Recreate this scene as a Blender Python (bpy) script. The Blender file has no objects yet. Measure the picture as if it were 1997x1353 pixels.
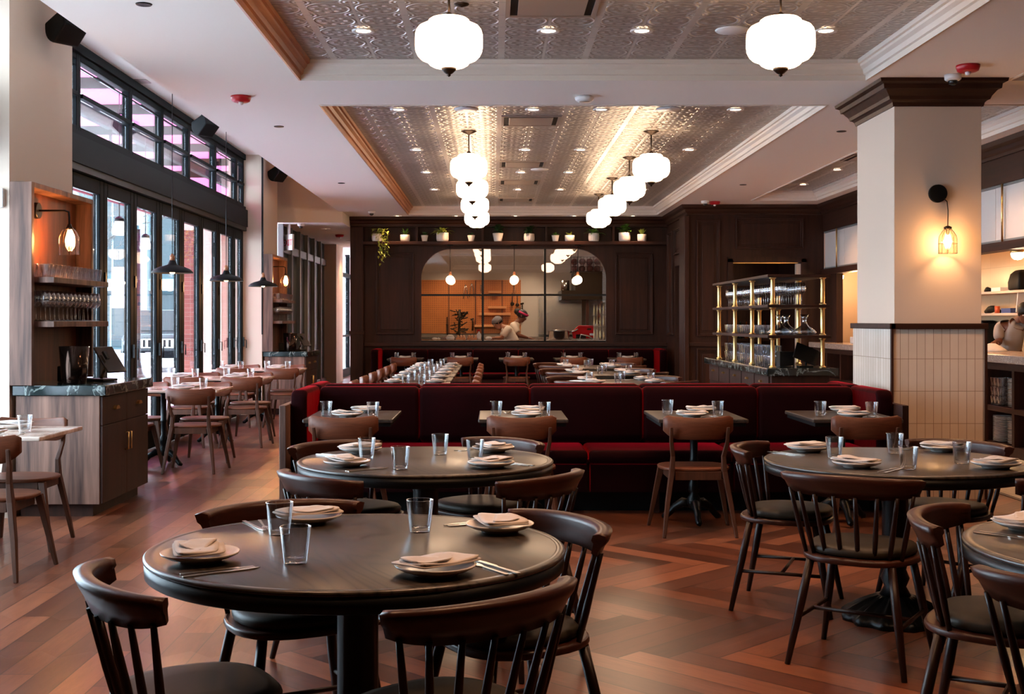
import bpy, math, random
from mathutils import Vector, Matrix
random.seed(7)
R = math.radians
sc = bpy.context.scene
COL = sc.collection
F = 2380.0          # focal length in photo pixels
EYE = 1.407         # eye height

# ---------------------------------------------------------------- mesh builder
class MB:
    def __init__(s):
        s.v = []; s.f = []; s.sm = []
    def add(s, vs, fs, smooth=False):
        b = len(s.v); s.v += [tuple(p) for p in vs]
        for q in fs:
            s.f.append(tuple(b + i for i in q)); s.sm.append(smooth)
        return s
    def box(s, x0, x1, y0, y1, z0, z1):
        vs = [(x0,y0,z0),(x1,y0,z0),(x1,y1,z0),(x0,y1,z0),(x0,y0,z1),(x1,y0,z1),(x1,y1,z1),(x0,y1,z1)]
        return s.add(vs, [(0,3,2,1),(4,5,6,7),(0,1,5,4),(1,2,6,5),(2,3,7,6),(3,0,4,7)])
    def obox(s, c, d, rz=0, rx=0, ry=0):
        M = Matrix.Translation(c) @ Matrix.Rotation(rz,4,'Z') @ Matrix.Rotation(ry,4,'Y') @ Matrix.Rotation(rx,4,'X')
        h = [k/2 for k in d]
        vs = [M @ Vector((x*h[0],y*h[1],z*h[2])) for z in (-1,1) for x,y in ((-1,-1),(1,-1),(1,1),(-1,1))]
        return s.add(vs, [(0,3,2,1),(4,5,6,7),(0,1,5,4),(1,2,6,5),(2,3,7,6),(3,0,4,7)])
    def loft(s, rings, caps=True, smooth=True, closed=True):
        n = len(rings[0]); vs = [p for r in rings for p in r]; fs = []
        for i in range(len(rings)-1):
            for j in range(n if closed else n-1):
                k = (j+1) % n
                fs.append((i*n+j, i*n+k, (i+1)*n+k, (i+1)*n+j))
        s.add(vs, fs, smooth)
        if caps:
            b = len(s.v) - len(vs)
            s.f.append(tuple(b+j for j in reversed(range(n)))); s.sm.append(False)
            s.f.append(tuple(b+(len(rings)-1)*n+j for j in range(n))); s.sm.append(False)
        return s
    def lathe(s, prof, n=24, c=(0,0,0), smooth=True, caps=True):
        rings = [[(c[0]+r*math.cos(2*math.pi*j/n), c[1]+r*math.sin(2*math.pi*j/n), c[2]+z) for j in range(n)] for r, z in prof]
        return s.loft(rings, caps, smooth)
    def tube(s, pts, r, n=8, caps=True, smooth=True, flat=1.0):
        pts = [Vector(p) for p in pts]
        rs = r if isinstance(r, (list, tuple)) else [r]*len(pts)
        rings = []; up = Vector((0,0,1))
        t0 = (pts[1]-pts[0]).normalized()
        a = t0.cross(up) if abs(t0.z) < .95 else t0.cross(Vector((0,1,0)))
        a.normalize()
        for i, p in enumerate(pts):
            t = (pts[min(i+1,len(pts)-1)]-pts[max(i-1,0)]).normalized()
            a = (a - t*a.dot(t)).normalized(); b = t.cross(a)
            rings.append([p + a*(rs[i]*math.cos(2*math.pi*j/n)) + b*(rs[i]*flat*math.sin(2*math.pi*j/n)) for j in range(n)])
        return s.loft(rings, caps, smooth)
    def prism(s, poly, h0, h1, ax='z', smooth=False):
        def P(u, v, h):
            return (u,v,h) if ax == 'z' else (u,h,v) if ax == 'y' else (h,u,v)
        n = len(poly)
        vs = [P(u,v,h0) for u,v in poly] + [P(u,v,h1) for u,v in poly]
        b = len(s.v); s.v += vs
        s.f.append(tuple(b+i for i in range(n))); s.sm.append(False)
        s.f.append(tuple(b+n+i for i in reversed(range(n)))); s.sm.append(False)
        for i in range(n):
            j = (i+1) % n
            s.f.append((b+i, b+n+i, b+n+j, b+j)); s.sm.append(smooth)
        return s
    def sphere(s, c, r, n=12, sq=(1,1,1)):
        rings = []
        for i in range(1, n//2+3):
            a = math.pi*i/(n//2+3)
            rings.append([(c[0]+r*sq[0]*math.sin(a)*math.cos(2*math.pi*j/n), c[1]+r*sq[1]*math.sin(a)*math.sin(2*math.pi*j/n), c[2]+r*sq[2]*math.cos(a)) for j in range(n)])
        return s.loft(rings, True, True)
    def build(s, name, m, parent=None, loc=(0,0,0), rz=0, bevel=0, seg=2, fix=True):
        me = bpy.data.meshes.new(name)
        me.from_pydata(s.v, [], s.f)
        me.polygons.foreach_set('use_smooth', s.sm)
        me.update()
        if fix:
            import bmesh
            bm = bmesh.new(); bm.from_mesh(me); bmesh.ops.recalc_face_normals(bm, faces=bm.faces); bm.to_mesh(me); bm.free()
        o = bpy.data.objects.new(name, me); COL.objects.link(o)
        me.materials.append(m)
        o.location = loc; o.rotation_euler = (0,0,rz)
        if parent: o.parent = parent
        if bevel:
            b = o.modifiers.new('bevel','BEVEL'); b.width = bevel; b.segments = seg; b.limit_method = 'ANGLE'; b.angle_limit = R(40)
        return o

def tag(o, label, cat, group=None, kind=None):
    if label: o['label'] = label
    if cat: o['category'] = cat
    if group: o['group'] = group
    if kind: o['kind'] = kind
    return o
def thing(name, label, cat, loc=(0,0,0), rz=0, group=None):
    o = bpy.data.objects.new(name, None); COL.objects.link(o)
    o.location = loc; o.rotation_euler = (0,0,rz); o.empty_display_size = .1
    return tag(o, label, cat, group)
def struct(o):
    o['kind'] = 'structure'; return o
KIDS = {}
def dup(root, loc, rz=None, label=None, group=None, scale=None, keep=None):
    """a copy of a thing with copies of its parts and sub-parts; KEEP(part) picks the parts to copy"""
    r = root.copy(); COL.objects.link(r); r.location = loc
    if rz is not None: r.rotation_euler = (0,0,rz)
    if scale: r.scale = (scale,)*3 if not isinstance(scale, tuple) else scale
    if label: r['label'] = label
    if group: r['group'] = group
    for ch in kids(root):
        if keep and not keep(ch): continue
        c = ch.copy(); COL.objects.link(c); c.parent = r
        for g in kids(ch):
            d = g.copy(); COL.objects.link(d); d.parent = c
    return r
def kids(o):
    k = KIDS.get(o.name)
    if k is None:
        k = KIDS[o.name] = list(o.children)
    return k

# ---------------------------------------------------------------- materials
def lin(c):
    f = lambda u: (u/12.92 if u <= .04045 else ((u+.055)/1.055)**2.4)
    return tuple(f(k/255) for k in c)
class NT:
    def __init__(s, name):
        s.m = bpy.data.materials.new(name); s.m.use_nodes = True
        s.t = s.m.node_tree; s.t.nodes.clear()
        s.out = s.t.nodes.new('ShaderNodeOutputMaterial')
    def n(s, typ, **kw):
        nd = s.t.nodes.new('ShaderNode'+typ)
        ins = kw.pop('ins', {})
        for k, v in kw.items(): setattr(nd, k, v)
        for k, v in ins.items(): s.put(nd.inputs[k], v)
        return nd
    def put(s, sock, v):
        if isinstance(v, bpy.types.NodeSocket): s.t.links.new(v, sock)
        elif isinstance(v, tuple) and len(v) == 3 and sock.type == 'RGBA': sock.default_value = (*v,1)
        else: sock.default_value = v
    def ma(s, op, a, b=None, c=None):
        nd = s.t.nodes.new('ShaderNodeMath'); nd.operation = op
        s.put(nd.inputs[0], a)
        if b is not None: s.put(nd.inputs[1], b)
        if c is not None: s.put(nd.inputs[2], c)
        return nd.outputs[0]
    def mix(s, f, a, b):
        nd = s.n('Mix', data_type='RGBA')
        s.put(nd.inputs[0], f); s.put(nd.inputs[6], a); s.put(nd.inputs[7], b)
        return nd.outputs[2]
    def ramp(s, f, stops):
        nd = s.n('ValToRGB', ins={0: f}); e = nd.color_ramp.elements
        while len(e) < len(stops): e.new(.5)
        for k, (p, c) in zip(e, stops): k.position = p; k.color = (*c,1)
        return nd.outputs[0]
    def pos(s): return s.n('TexCoord').outputs['Object']
    def xyz(s, v):
        nd = s.n('SeparateXYZ', ins={0: v}); return nd.outputs
    def comb(s, x, y, z): return s.n('CombineXYZ', ins={0:x,1:y,2:z}).outputs[0]
    def mapping(s, v, scale, rot=(0,0,0)):
        nd = s.n('Mapping', ins={'Vector': v}); nd.inputs['Scale'].default_value = scale; nd.inputs['Rotation'].default_value = rot
        return nd.outputs[0]
    def noise(s, v, scale, detail=3, rough=.5, dist=0):
        nd = s.n('TexNoise', ins={'Vector': v, 'Scale': scale, 'Detail': detail, 'Roughness': rough, 'Distortion': dist}); return nd.outputs[0]
    def bump(s, h, strength=.3, dist=.01):
        return s.n('Bump', ins={'Height': h, 'Strength': strength, 'Distance': dist}).outputs[0]
    def pr(s, **kw):
        nd = s.n('BsdfPrincipled')
        nm = {'color':'Base Color','rough':'Roughness','metal':'Metallic','spec':'Specular IOR Level','normal':'Normal','coat':'Coat Weight','sheen':'Sheen Weight',
              'sheent':'Sheen Tint','sheenr':'Sheen Roughness','emit':'Emission Color','es':'Emission Strength','trans':'Transmission Weight','ior':'IOR','sss':'Subsurface Weight','coatr':'Coat Roughness','alpha':'Alpha'}
        for k, v in kw.items(): s.put(nd.inputs[nm[k]], v)
        s.t.links.new(nd.outputs[0], s.out.inputs[0]); return nd
    def end(s, sh): s.t.links.new(sh, s.out.inputs[0]); return s.m

def flat(name, c, rough=.5, metal=0, **kw):
    t = NT(name); t.pr(color=lin(c), rough=rough, metal=metal, **kw); return t.m
def wood(name, c1, c2, scale=1.0, rough=.4, axis='z', bump=.15, contrast=.6, coat=0, spec=.5):
    t = NT(name); v = t.pos()
    sc_ = {'z':(14,14,.9), 'x':(.9,14,14), 'y':(14,.9,14)}[axis]
    m = t.mapping(v, tuple(k*scale for k in sc_))
    n1 = t.noise(m, 1.0, 5, .6, .6); n2 = t.noise(m, 5.0, 3, .6)
    f = t.ma('ADD', t.ma('MULTIPLY', n1, .75), t.ma('MULTIPLY', n2, .25))
    col = t.ramp(f, [(.5-.28*contrast, lin(c1)), (.5+.28*contrast, lin(c2))])
    t.pr(color=col, rough=rough, normal=t.bump(f, bump, .002), coat=coat, spec=spec); return t.m
def glow(name, c, strength, soft=False):
    t = NT(name); e = t.n('Emission', ins={0: lin(c), 1: strength}); return t.end(e.outputs[0])
def thin_glass(name, tint=(1,1,1), refl=.9, base=.04, edge=.9, rough=0.0, dark=None):
    """clear glass sheet: see-through, with a mirror that strengthens towards grazing angles"""
    t = NT(name)
    tr = t.n('BsdfTransparent', ins={0: tint}); gl = t.n('BsdfGlossy', ins={0: (1.0,1.0,1.0), 'Roughness': rough})
    lw = t.n('LayerWeight', ins={0: .5}).outputs['Facing']
    f = t.ma('ADD', base, t.ma('MULTIPLY', t.ma('POWER', lw, 4.0 if dark is None else 2.6), edge))
    if dark: t.put(tr.inputs[0], t.mix(t.ma('POWER', lw, 2.0), tint, dark))
    f = t.ma('MINIMUM', f, refl)
    mx = t.n('MixShader', ins={0: f, 1: tr.outputs[0], 2: gl.outputs[0]})
    return t.end(mx.outputs[0])

M = {}
M['paint'] = flat('warm_white_wall_paint', (206,184,166), .65)
M['paint_ceiling'] = flat('white_ceiling_paint', (232,224,216), .7)
M['crown_white'] = flat('white_crown_paint', (224,212,200), .5)
M['paint_kitchen'] = flat('kitchen_wall_paint', (190,176,164), .6)
M['walnut_dark'] = wood('dark_walnut', (32,15,10), (60,31,20), .8, .5, 'z', .03, .6, 0, .25)
M['walnut_dark_x'] = wood('dark_walnut_rail', (32,15,10), (60,31,20), .8, .5, 'x', .03, .6, 0, .25)
M['walnut_dark_y'] = wood('dark_walnut_cornice', (32,15,10), (60,31,20), .8, .5, 'y', .03, .6, 0, .25)
M['walnut_panel'] = wood('rustic_walnut_panel', (52,33,28), (142,104,88), .45, .5, 'z', .05, .55, 0, .3)
M['walnut_niche'] = wood('warm_walnut_boards', (58,30,16), (118,64,34), .8, .45, 'z', .1)
M['chair_wood'] = wood('bistro_chair_walnut', (66,34,21), (112,62,40), 1.4, .42, 'x', .02, .8, 0, .25)
M['chair_leg'] = wood('bistro_chair_leg_walnut', (50,28,18), (88,52,35), 1.4, .48, 'z', .02, .8, 0, .25)
M['windsor'] = wood('spindle_chair_walnut', (30,13,8), (72,35,22), 1.4, .34, 'x', .02, .8, 0, .3)
M['windsor_leg'] = wood('spindle_chair_leg_walnut', (22,11,8), (48,25,17), 1.4, .38, 'z', .02, .8, 0, .3)
M['crown_warm_lit'] = wood('lamplit_white_crown', (150,88,46), (206,138,86), .6, .36, 'y', .02, .6, 0, .6)  # white crown with the orange of warm lamplight put into its colour
M['black'] = flat('black_enamel', (9,9,10), .4, spec=.25)
M['black_matte'] = flat('black_matte', (10,10,11), .6, spec=.2)
M['iron'] = flat('cast_iron', (16,19,21), .38, .6)
M['charcoal'] = flat('charcoal_frame', (13,17,19), .62, 0, spec=.1)
M['charcoal_beam'] = flat('charcoal_beam_paint', (30,33,36), .6, spec=.1)
M['brass'] = flat('brass', (228,188,122), .3, 1)
M['bronze'] = flat('dark_bronze', (52,40,30), .4, .8)
M['steel'] = flat('brushed_steel', (190,188,184), .25, 1)
M['chrome'] = flat('polished_cutlery_steel', (228,222,214), .28, 1)
M['ceramic'] = flat('white_glazed_plate', (212,204,198), .22)
M['pot'] = flat('white_matte_pot', (222,216,210), .5)
M['red_alarm'] = flat('red_alarm_plastic', (178,22,34), .35)
M['white_plastic'] = flat('white_plastic', (222,220,220), .4)
M['cushion'] = flat('olive_brown_leather', (44,37,28), .5, spec=.25)
M['skin_tan'] = flat('skin_tan', (176,116,88), .5)
M['skin_brown'] = flat('skin_brown', (120,72,50), .5)
M['hair'] = flat('dark_hair', (24,18,16), .6)
M['shirt'] = flat('cream_chef_shirt', (232,216,200), .8)
M['shirt_grey'] = flat('stone_grey_shirt', (176,160,150), .8)
M['pants'] = flat('dark_apron_cloth', (30,30,34), .8)
M['pinkband'] = flat('magenta_headband', (206,44,104), .6)
M['cap_grey'] = flat('grey_cap_cloth', (140,134,136), .8)
M['red_gloss'] = flat('red_gloss_enamel', (190,20,26), .22)
M['screen'] = flat('dark_tablet_glass', (40,42,46), .08)
M['glass_window'] = thin_glass('window_glass', (.96,.985,1.0), .85, .05, .9)
M['glass_kitchen'] = thin_glass('kitchen_window_glass', (.97,.97,.97), .85, .09, .8)
M['tumbler'] = thin_glass('tumbler_glass', (.93,.94,.95), .85, .07, 1.5, 0, (.42,.44,.47))
M['wineglass'] = thin_glass('wine_glass_crystal', (.92,.93,.94), .5, .1, 1.2, 0, (.5,.52,.55))
M['leaf'] = flat('green_leaf', (92,140,52), .45)
M['leaf_light'] = flat('light_green_leaf', (182,196,80), .45)
M['leaf_dark'] = flat('dark_green_leaf', (50,92,46), .45)
M['soil'] = flat('potting_soil', (40,28,20), .9)
M['linen'] = None
M['lamp_glass'] = thin_glass('clear_lamp_shade_glass', (1,.97,.93), .6, .08, .7)

t = NT('taupe_linen'); v = t.pos(); w = t.noise(t.mapping(v,(1,1,1)), 900, 1)
n2 = t.noise(v, 22, 3)
t.pr(color=t.mix(n2, lin((178,168,162)), lin((206,196,190))), rough=.85, sheen=.15, normal=t.bump(t.ma('ADD', t.ma('MULTIPLY', w, .2), n2), .35, .004)); M['linen'] = t.m

t = NT('red_velvet'); v = t.pos(); n1 = t.noise(v, 3.2, 4, .6)
t.pr(color=t.mix(n1, lin((9,0,1)), lin((30,0,3))), rough=.8, sheen=.55, sheent=lin((230,20,40)), sheenr=.3, normal=t.bump(t.noise(v, 7, 3), .15, .02), spec=.05); M['velvet'] = t.m

t = NT('black_ash_tabletop'); v = t.pos()
rx = t.mapping(v, (1,1,1), (0,0,R(-28)))
plk = t.ma('FLOOR', t.ma('ADD', t.ma('DIVIDE', t.xyz(rx)[0], .16), 60.0))
m = t.n('Mapping', ins={'Vector': rx, 'Location': t.comb(0.0, t.ma('MULTIPLY', plk, 3.7), plk)}); m.inputs['Scale'].default_value = (3.2, .55, 1.0)
big = t.noise(m.outputs[0], 1.25, 2, .4, .3)
wv = t.ma('ABSOLUTE', t.ma('SINE', t.ma('MULTIPLY', big, 62.0)))
n1 = t.noise(t.mapping(rx, (70,2.5,4)), 1.5, 3)
f = t.ma('ADD', t.ma('MULTIPLY', t.ma('POWER', wv, .6), .55), t.ma('MULTIPLY', n1, .45))
t.pr(color=t.ramp(f, [(.2, lin((11,10,9))), (.8, lin((64,55,48)))]), rough=t.ma('ADD', .275, t.ma('MULTIPLY', f, .05)), spec=.5); M['ash'] = t.m

def marble(name, base, vein, dens, rough=.15, sc_=2.2, amt=.9):
    t = NT(name); v = t.pos()
    n = t.noise(v, sc_, 6, .62, 1.2)
    r = t.ma('ABSOLUTE', t.ma('SUBTRACT', n, .5))
    f = t.ma('MULTIPLY', t.ma('SUBTRACT', 1.0, t.ma('MINIMUM', 1.0, t.ma('MULTIPLY', r, dens))), amt)
    t.pr(color=t.mix(f, lin(base), lin(vein)), rough=rough); return t.m
M['marble_light'] = marble('cream_marble', (226,210,198), (168,136,116), 9, .14)
M['marble_black'] = marble('black_green_marble', (20,30,30), (150,158,152), 45, .1, 3.0, .7)
M['granite'] = marble('speckled_granite', (208,192,180), (128,108,98), 3.2, .25, 26)

# herringbone and straight oak floor
t = NT('oak_floor_boards'); v = t.pos(); X, Y, Z = t.xyz(v)
W = .15; NB = 6
sq = math.sqrt(.5)/W
X1 = t.ma('ADD', X, .12)
u = t.ma('ADD', t.ma('MULTIPLY', t.ma('SUBTRACT', X1, Y), sq), 400.0)
w = t.ma('ADD', t.ma('MULTIPLY', t.ma('ADD', X1, Y), sq), 400.0)
i = t.ma('FLOOR', u); j = t.ma('FLOOR', w)
d = t.ma('FLOORED_MODULO', t.ma('SUBTRACT', i, j), 2.0*NB)
e = t.ma('FLOORED_MODULO', t.ma('SUBTRACT', t.ma('SUBTRACT', j, i), 1.0), 2.0*NB)
isH = t.ma('LESS_THAN', d, NB-.5)
fu = t.ma('SUBTRACT', u, i); fw = t.ma('SUBTRACT', w, j)
def sel(c, a, b): return t.ma('ADD', t.ma('MULTIPLY', c, a), t.ma('MULTIPLY', t.ma('SUBTRACT', 1.0, c), b))
along = sel(isH, t.ma('ADD', d, fu), t.ma('ADD', e, fw)); across = sel(isH, fw, fu)
ida = sel(isH, t.ma('SUBTRACT', i, d), i); idb = sel(isH, j, t.ma('SUBTRACT', j, e))
# straight boards for the aisle by the windows
sx = t.ma('ADD', t.ma('DIVIDE', X, .14), 200.0); si = t.ma('FLOOR', sx)
off = t.ma('MULTIPLY', t.ma('FRACT', t.ma('MULTIPLY', si, .377)), 1.2)
sy = t.ma('DIVIDE', t.ma('ADD', t.ma('ADD', Y, off), 60.0), 1.25); sj = t.ma('FLOOR', sy)
isS = t.ma('LESS_THAN', X, -.98)
along = sel(isS, t.ma('MULTIPLY', t.ma('FRACT', sy), 8.9), along); across = sel(isS, t.ma('FRACT', sx), across)
ida = sel(isS, si, ida); idb = sel(isS, t.ma('ADD', sj, 77.0), idb)
nL = sel(isS, 8.9, float(NB))
ea = t.ma('MINIMUM', across, t.ma('SUBTRACT', 1.0, across)); el = t.ma('MINIMUM', along, t.ma('SUBTRACT', nL, along))
gap = t.ma('LESS_THAN', t.ma('MINIMUM', ea, el), .02)
wn = t.n('TexWhiteNoise', noise_dimensions='2D', ins={'Vector': t.comb(ida, idb, 0.0)})
rnd = wn.outputs['Value']
grv = t.comb(t.ma('MULTIPLY', along, .28), t.ma('MULTIPLY', across, 2.4), t.ma('MULTIPLY', rnd, 37.0))
g1 = t.noise(grv, 2.2, 5, .6, .5); g2 = t.noise(grv, 9, 3, .6)
tone = t.ma('ADD', t.ma('MULTIPLY', rnd, .5), t.ma('ADD', t.ma('MULTIPLY', g1, .4), t.ma('MULTIPLY', g2, .2)))
col = t.ramp(tone, [(.2, lin((52,26,16))), (.55, lin((90,48,31))), (.9, lin((138,82,55)))])
col = t.mix(gap, col, lin((16,8,5)))
rough = sel(isH, .285, .33)
h = t.ma('SUBTRACT', 0.0, gap)
t.pr(color=col, rough=rough, normal=t.bump(h, .2, .0005), spec=.55); M['floor'] = t.m

# pressed tin ceiling: scrolls, rosettes and ribs on a 0.325 m grid
t = NT('pressed_tin'); v = t.pos(); X, Y, Z = t.xyz(v)
P = .325
cx = t.ma('DIVIDE', t.ma('SUBTRACT', X, .06), P); cy = t.ma('DIVIDE', Y, P)
fx = t.ma('SUBTRACT', t.ma('FRACT', t.ma('ADD', cx, 100.0)), .5); fy = t.ma('SUBTRACT', t.ma('FRACT', t.ma('ADD', cy, 100.0)), .5)
def ln(a, b): return t.ma('SQRT', t.ma('ADD', t.ma('MULTIPLY', a, a), t.ma('MULTIPLY', b, b)))
def ringf(r0, wd, rr): return t.ma('MAXIMUM', 0.0, t.ma('SUBTRACT', 1.0, t.ma('DIVIDE', t.ma('ABSOLUTE', t.ma('SUBTRACT', rr, r0)), wd)))
rr = ln(fx, fy); ang = t.ma('ARCTAN2', fy, fx)
pet = t.ma('MULTIPLY', t.ma('ADD', 1.0, t.ma('COSINE', t.ma('MULTIPLY', ang, 8.0))), .5)
hgt = ringf(.43, .035, rr)
hgt = t.ma('MAXIMUM', hgt, t.ma('MULTIPLY', ringf(.27, .09, rr), pet))
ax_ = t.ma('ABSOLUTE', fx); ay_ = t.ma('ABSOLUTE', fy)
rc = ln(t.ma('SUBTRACT', .5, ax_), t.ma('SUBTRACT', .5, ay_))
hgt = t.ma('MAXIMUM', hgt, ringf(.1, .05, rc))
hgt = t.ma('MAXIMUM', hgt, ringf(.0, .06, rr))
hgt = t.ma('MAXIMUM', hgt, t.ma('MULTIPLY', ringf(.2, .05, rc), pet))
nz = t.noise(v, 26, 3, .6)
hgt = t.ma('ADD', hgt, t.ma('MULTIPLY', nz, .55))
par = t.ma('FLOORED_MODULO', t.ma('ROUND', cx), 2.0)
ribw = t.ma('ADD', .03, t.ma('MULTIPLY', t.ma('SUBTRACT', 1.0, par), .045))
edx = t.ma('SUBTRACT', .5, ax_)
rib = t.ma('LESS_THAN', edx, ribw)
seam = t.ma('LESS_THAN', t.ma('SUBTRACT', .5, ay_), .012)
hgt = sel(rib, 1.3, hgt); hgt = t.ma('SUBTRACT', hgt, t.ma('MULTIPLY', seam, 1.0))
col = t.mix(t.ma('MINIMUM', 1.0, t.ma('MULTIPLY', hgt, .8)), lin((150,143,138)), lin((206,198,190)))
t.pr(color=col, rough=.32, metal=.5, normal=t.bump(hgt, .75, .018)); M['tin'] = t.m

def tiles(name, ca, cb, grout, w_, h_, rough, axes=('X','Z'), bump=.3, off=(0,0)):
    t = NT(name); v = t.pos(); o = dict(zip('XYZ', t.xyz(v)))
    a = t.ma('ADD', t.ma('DIVIDE', t.ma('ADD', o[axes[0]], off[0]), w_), 500.0); b = t.ma('ADD', t.ma('DIVIDE', t.ma('ADD', o[axes[1]], off[1]), h_), 500.0)
    fa = t.ma('FRACT', a); fb = t.ma('FRACT', b)
    ga = t.ma('LESS_THAN', t.ma('MULTIPLY', t.ma('MINIMUM', fa, t.ma('SUBTRACT', 1.0, fa)), w_), .002)
    gb = t.ma('LESS_THAN', t.ma('MULTIPLY', t.ma('MINIMUM', fb, t.ma('SUBTRACT', 1.0, fb)), h_), .002)
    g = t.ma('MAXIMUM', ga, gb)
    wn = t.n('TexWhiteNoise', noise_dimensions='2D', ins={'Vector': t.comb(t.ma('FLOOR', a), t.ma('FLOOR', b), 0.0)}).outputs['Value']
    n = t.noise(v, 14, 3)
    c = t.mix(t.ma('ADD', t.ma('MULTIPLY', wn, .6), t.ma('MULTIPLY', n, .4)), lin(ca), lin(cb))
    t.pr(color=t.mix(g, c, lin(grout)), rough=rough, normal=t.bump(t.ma('SUBTRACT', t.ma('MULTIPLY', n, .6), g), bump, .004)); return t.m
M['tile_col'] = tiles('cream_stacked_tile', (206,184,164), (222,204,186), (150,126,106), .0655, .255, .16, ('X','Z'), .3, (0,.17))
M['tile_col_side'] = tiles('cream_stacked_tile_side', (200,184,170), (218,204,192), (150,132,116), .0655, .255, .12, ('Y','Z'), .5, (0,.17))  # greyer copy of the front tile, window light put into the colour
M['tile_kitchen'] = tiles('cream_kitchen_tile', (206,172,134), (216,184,146), (170,136,102), .6, .3, .3, ('Y','Z'))
M['tile_floor'] = tiles('cream_floor_tile', (206,190,172), (222,208,192), (150,134,118), .3, .3, .25, ('X','Y'))
M['brick'] = tiles('red_brick', (120,62,54), (156,92,80), (150,134,126), .22, .07, .8, ('X','Z'), .6)
t = NT('pegboard'); v = t.pos(); X, Y, Z = t.xyz(v)
fx = t.ma('SUBTRACT', t.ma('FRACT', t.ma('DIVIDE', X, .042)), .5); fz = t.ma('SUBTRACT', t.ma('FRACT', t.ma('DIVIDE', Z, .042)), .5)
hole = t.ma('LESS_THAN', ln(fx, fz), .2)
t.pr(color=t.mix(hole, t.mix(t.noise(v, 3, 3), lin((176,98,44)), lin((204,124,62))), lin((70,36,20))), rough=.5); M['pegboard'] = t.m
t = NT('pink_canopy_cloth')
dfn = t.n('BsdfDiffuse', ins={0: lin((236,130,184))}); tl = t.n('BsdfTranslucent', ins={0: lin((248,156,202))})
mx = t.n('MixShader', ins={0: .65, 1: dfn.outputs[0], 2: tl.outputs[0]}); t.end(mx.outputs[0]); M['canopy'] = t.m
M['globe'] = glow('lit_opal_globe', (255,214,174), 7.5)
M['bulb'] = glow('lit_filament_bulb', (255,196,130), 60)
M['bulb_soft'] = glow('lit_round_bulb', (255,214,170), 14)
M['downlight'] = glow('lit_downlight_lens', (255,216,176), 22)
M['tube'] = glow('lit_white_tube', (240,246,255), 9)
# ================================================================ the room
def sbox(name, m, *b, bevel=0):
    return struct(MB().box(*b).build(name, m, bevel=bevel))
# floor
sbox('floor', M['floor'], -3.8, 4.11, -3, 34, -.06, 0)
sbox('floor_tiled', M['tile_floor'], 4.11, 8.2, -3, 34, -.06, 0)
sbox('floor_strip', M['walnut_dark_y'], 4.11, 4.16, -3, 19.9, 0, .003)
# main soffit ceiling with its coffers
c = MB()
SO = 3.3; TZ = 3.44
c.box(-2.68,-1.53,-3,22.6,SO,4.0); c.box(2.94,4.05,-3,22.6,SO,4.0); c.box(5.1,5.42,-3,20.0,SO,4.0)
for a,b_ in ((-1.53,2.94),):
    c.box(a,b_,9.6,10.7,SO,4.0); c.box(a,b_,21.8,22.6,SO,4.0); c.box(a,b_,-3,0.2,SO,4.0)
c.box(4.05,5.1,9.6,10.7,SO,4.0); c.box(4.05,5.1,19.2,20.1,SO,4.0); c.box(4.05,5.1,-3,0.2,SO,4.0)
struct(c.build('ceiling', M['paint_ceiling']))
k = 1
for (x0,x1,y0,y1) in ((-1.53,2.94,.2,9.6),(-1.53,2.94,10.7,21.8),(4.05,5.1,.2,9.6),(4.05,5.1,10.7,19.2)):
    sbox('ceiling_tin', M['tin'], x0-.02, x1+.02, y0-.02, y1+.02, TZ, TZ+.03)
    # stepped crown: profile of (inset, height below tin)
    prof = [(0,0.0),(.0,-.145),(.018,-.15),(.022,-.11),(.04,-.104),(.05,-.07),(.075,-.05),(.08,-.034),(.1,-.03),(.104,0.0)]
    def run(p0, p1, nrm, m):
        # p0->p1 mitred along the inside of the coffer, nrm points to its middle
        rings = []
        dx, dy = p1[0]-p0[0], p1[1]-p0[1]; L = math.hypot(dx,dy); tx, ty = dx/L, dy/L
        for p, s_ in ((p0,1),(p1,-1)):
            rings.append([(p[0]+nrm[0]*a+tx*a*s_, p[1]+nrm[1]*a+ty*a*s_, TZ+z) for a,z in prof])
        struct(MB().loft(rings, True, False).build('trim_crown_%d' % k, m))
    run((x0,y0),(x0,y1),(1,0), M['crown_warm_lit'] if x0 < 0 else M['crown_white']); k += 1
    run((x1,y0),(x1,y1),(-1,0), M['crown_white']); k += 1
    run((x0,y1),(x1,y1),(0,-1), M['crown_white']); k += 1
    run((x0,y0),(x1,y0),(0,1), M['crown_white']); k += 1
sbox('ceiling_high', M['paint_ceiling'], -3.95, -2.68, -3, 21.2, 3.88, 4.0)
sbox('roof', M['charcoal_beam'], -3.96, 8.3, -3.1, 34.2, 4.0, 4.1)
# low corridor block beyond the bay
struct(MB().box(-3.95,-2.62,21.2,33,3.11,4.0).build('ceiling_corridor', M['paint_ceiling']))
# walls
sbox('wall_pier_near', M['paint'], -3.95, -3.45, 8.7, 10.0, 0, 3.88)
sbox('wall_pier_far', M['paint'], -3.95, -3.45, 18.2, 19.5, 0, 3.88)
sbox('trim_pier_edge', M['black_matte'], -3.455, -3.435, 18.19, 18.215, 1.2, 3.88)
sbox('wall_return', M['paint'], -3.95, -3.76, 19.5, 21.2, 0, 3.88)
sbox('wall_corridor_pier', M['paint'], -3.95, -3.5, 27.2, 28.4, 0, 3.11)
sbox('wall_corridor_end', M['paint'], -3.95, -2.6, 33.0, 33.2, 0, 3.11)
sbox('wall_corridor_right', M['paint'], -2.58, -2.4, 22.6, 33.0, 0, 4.0)
sbox('wall_behind_camera', M['walnut_dark'], -3.95, 8.2, -3.2, -3.0, 0, 4.0)  # unseen wall, dark wood chosen to cut frontal fill light
sbox('wall_right_near', M['walnut_dark'], 5.4, 5.6, -3, 9.9, 0, 4.0)  # unseen here too, kept dark so it bounces less light forward
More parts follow.
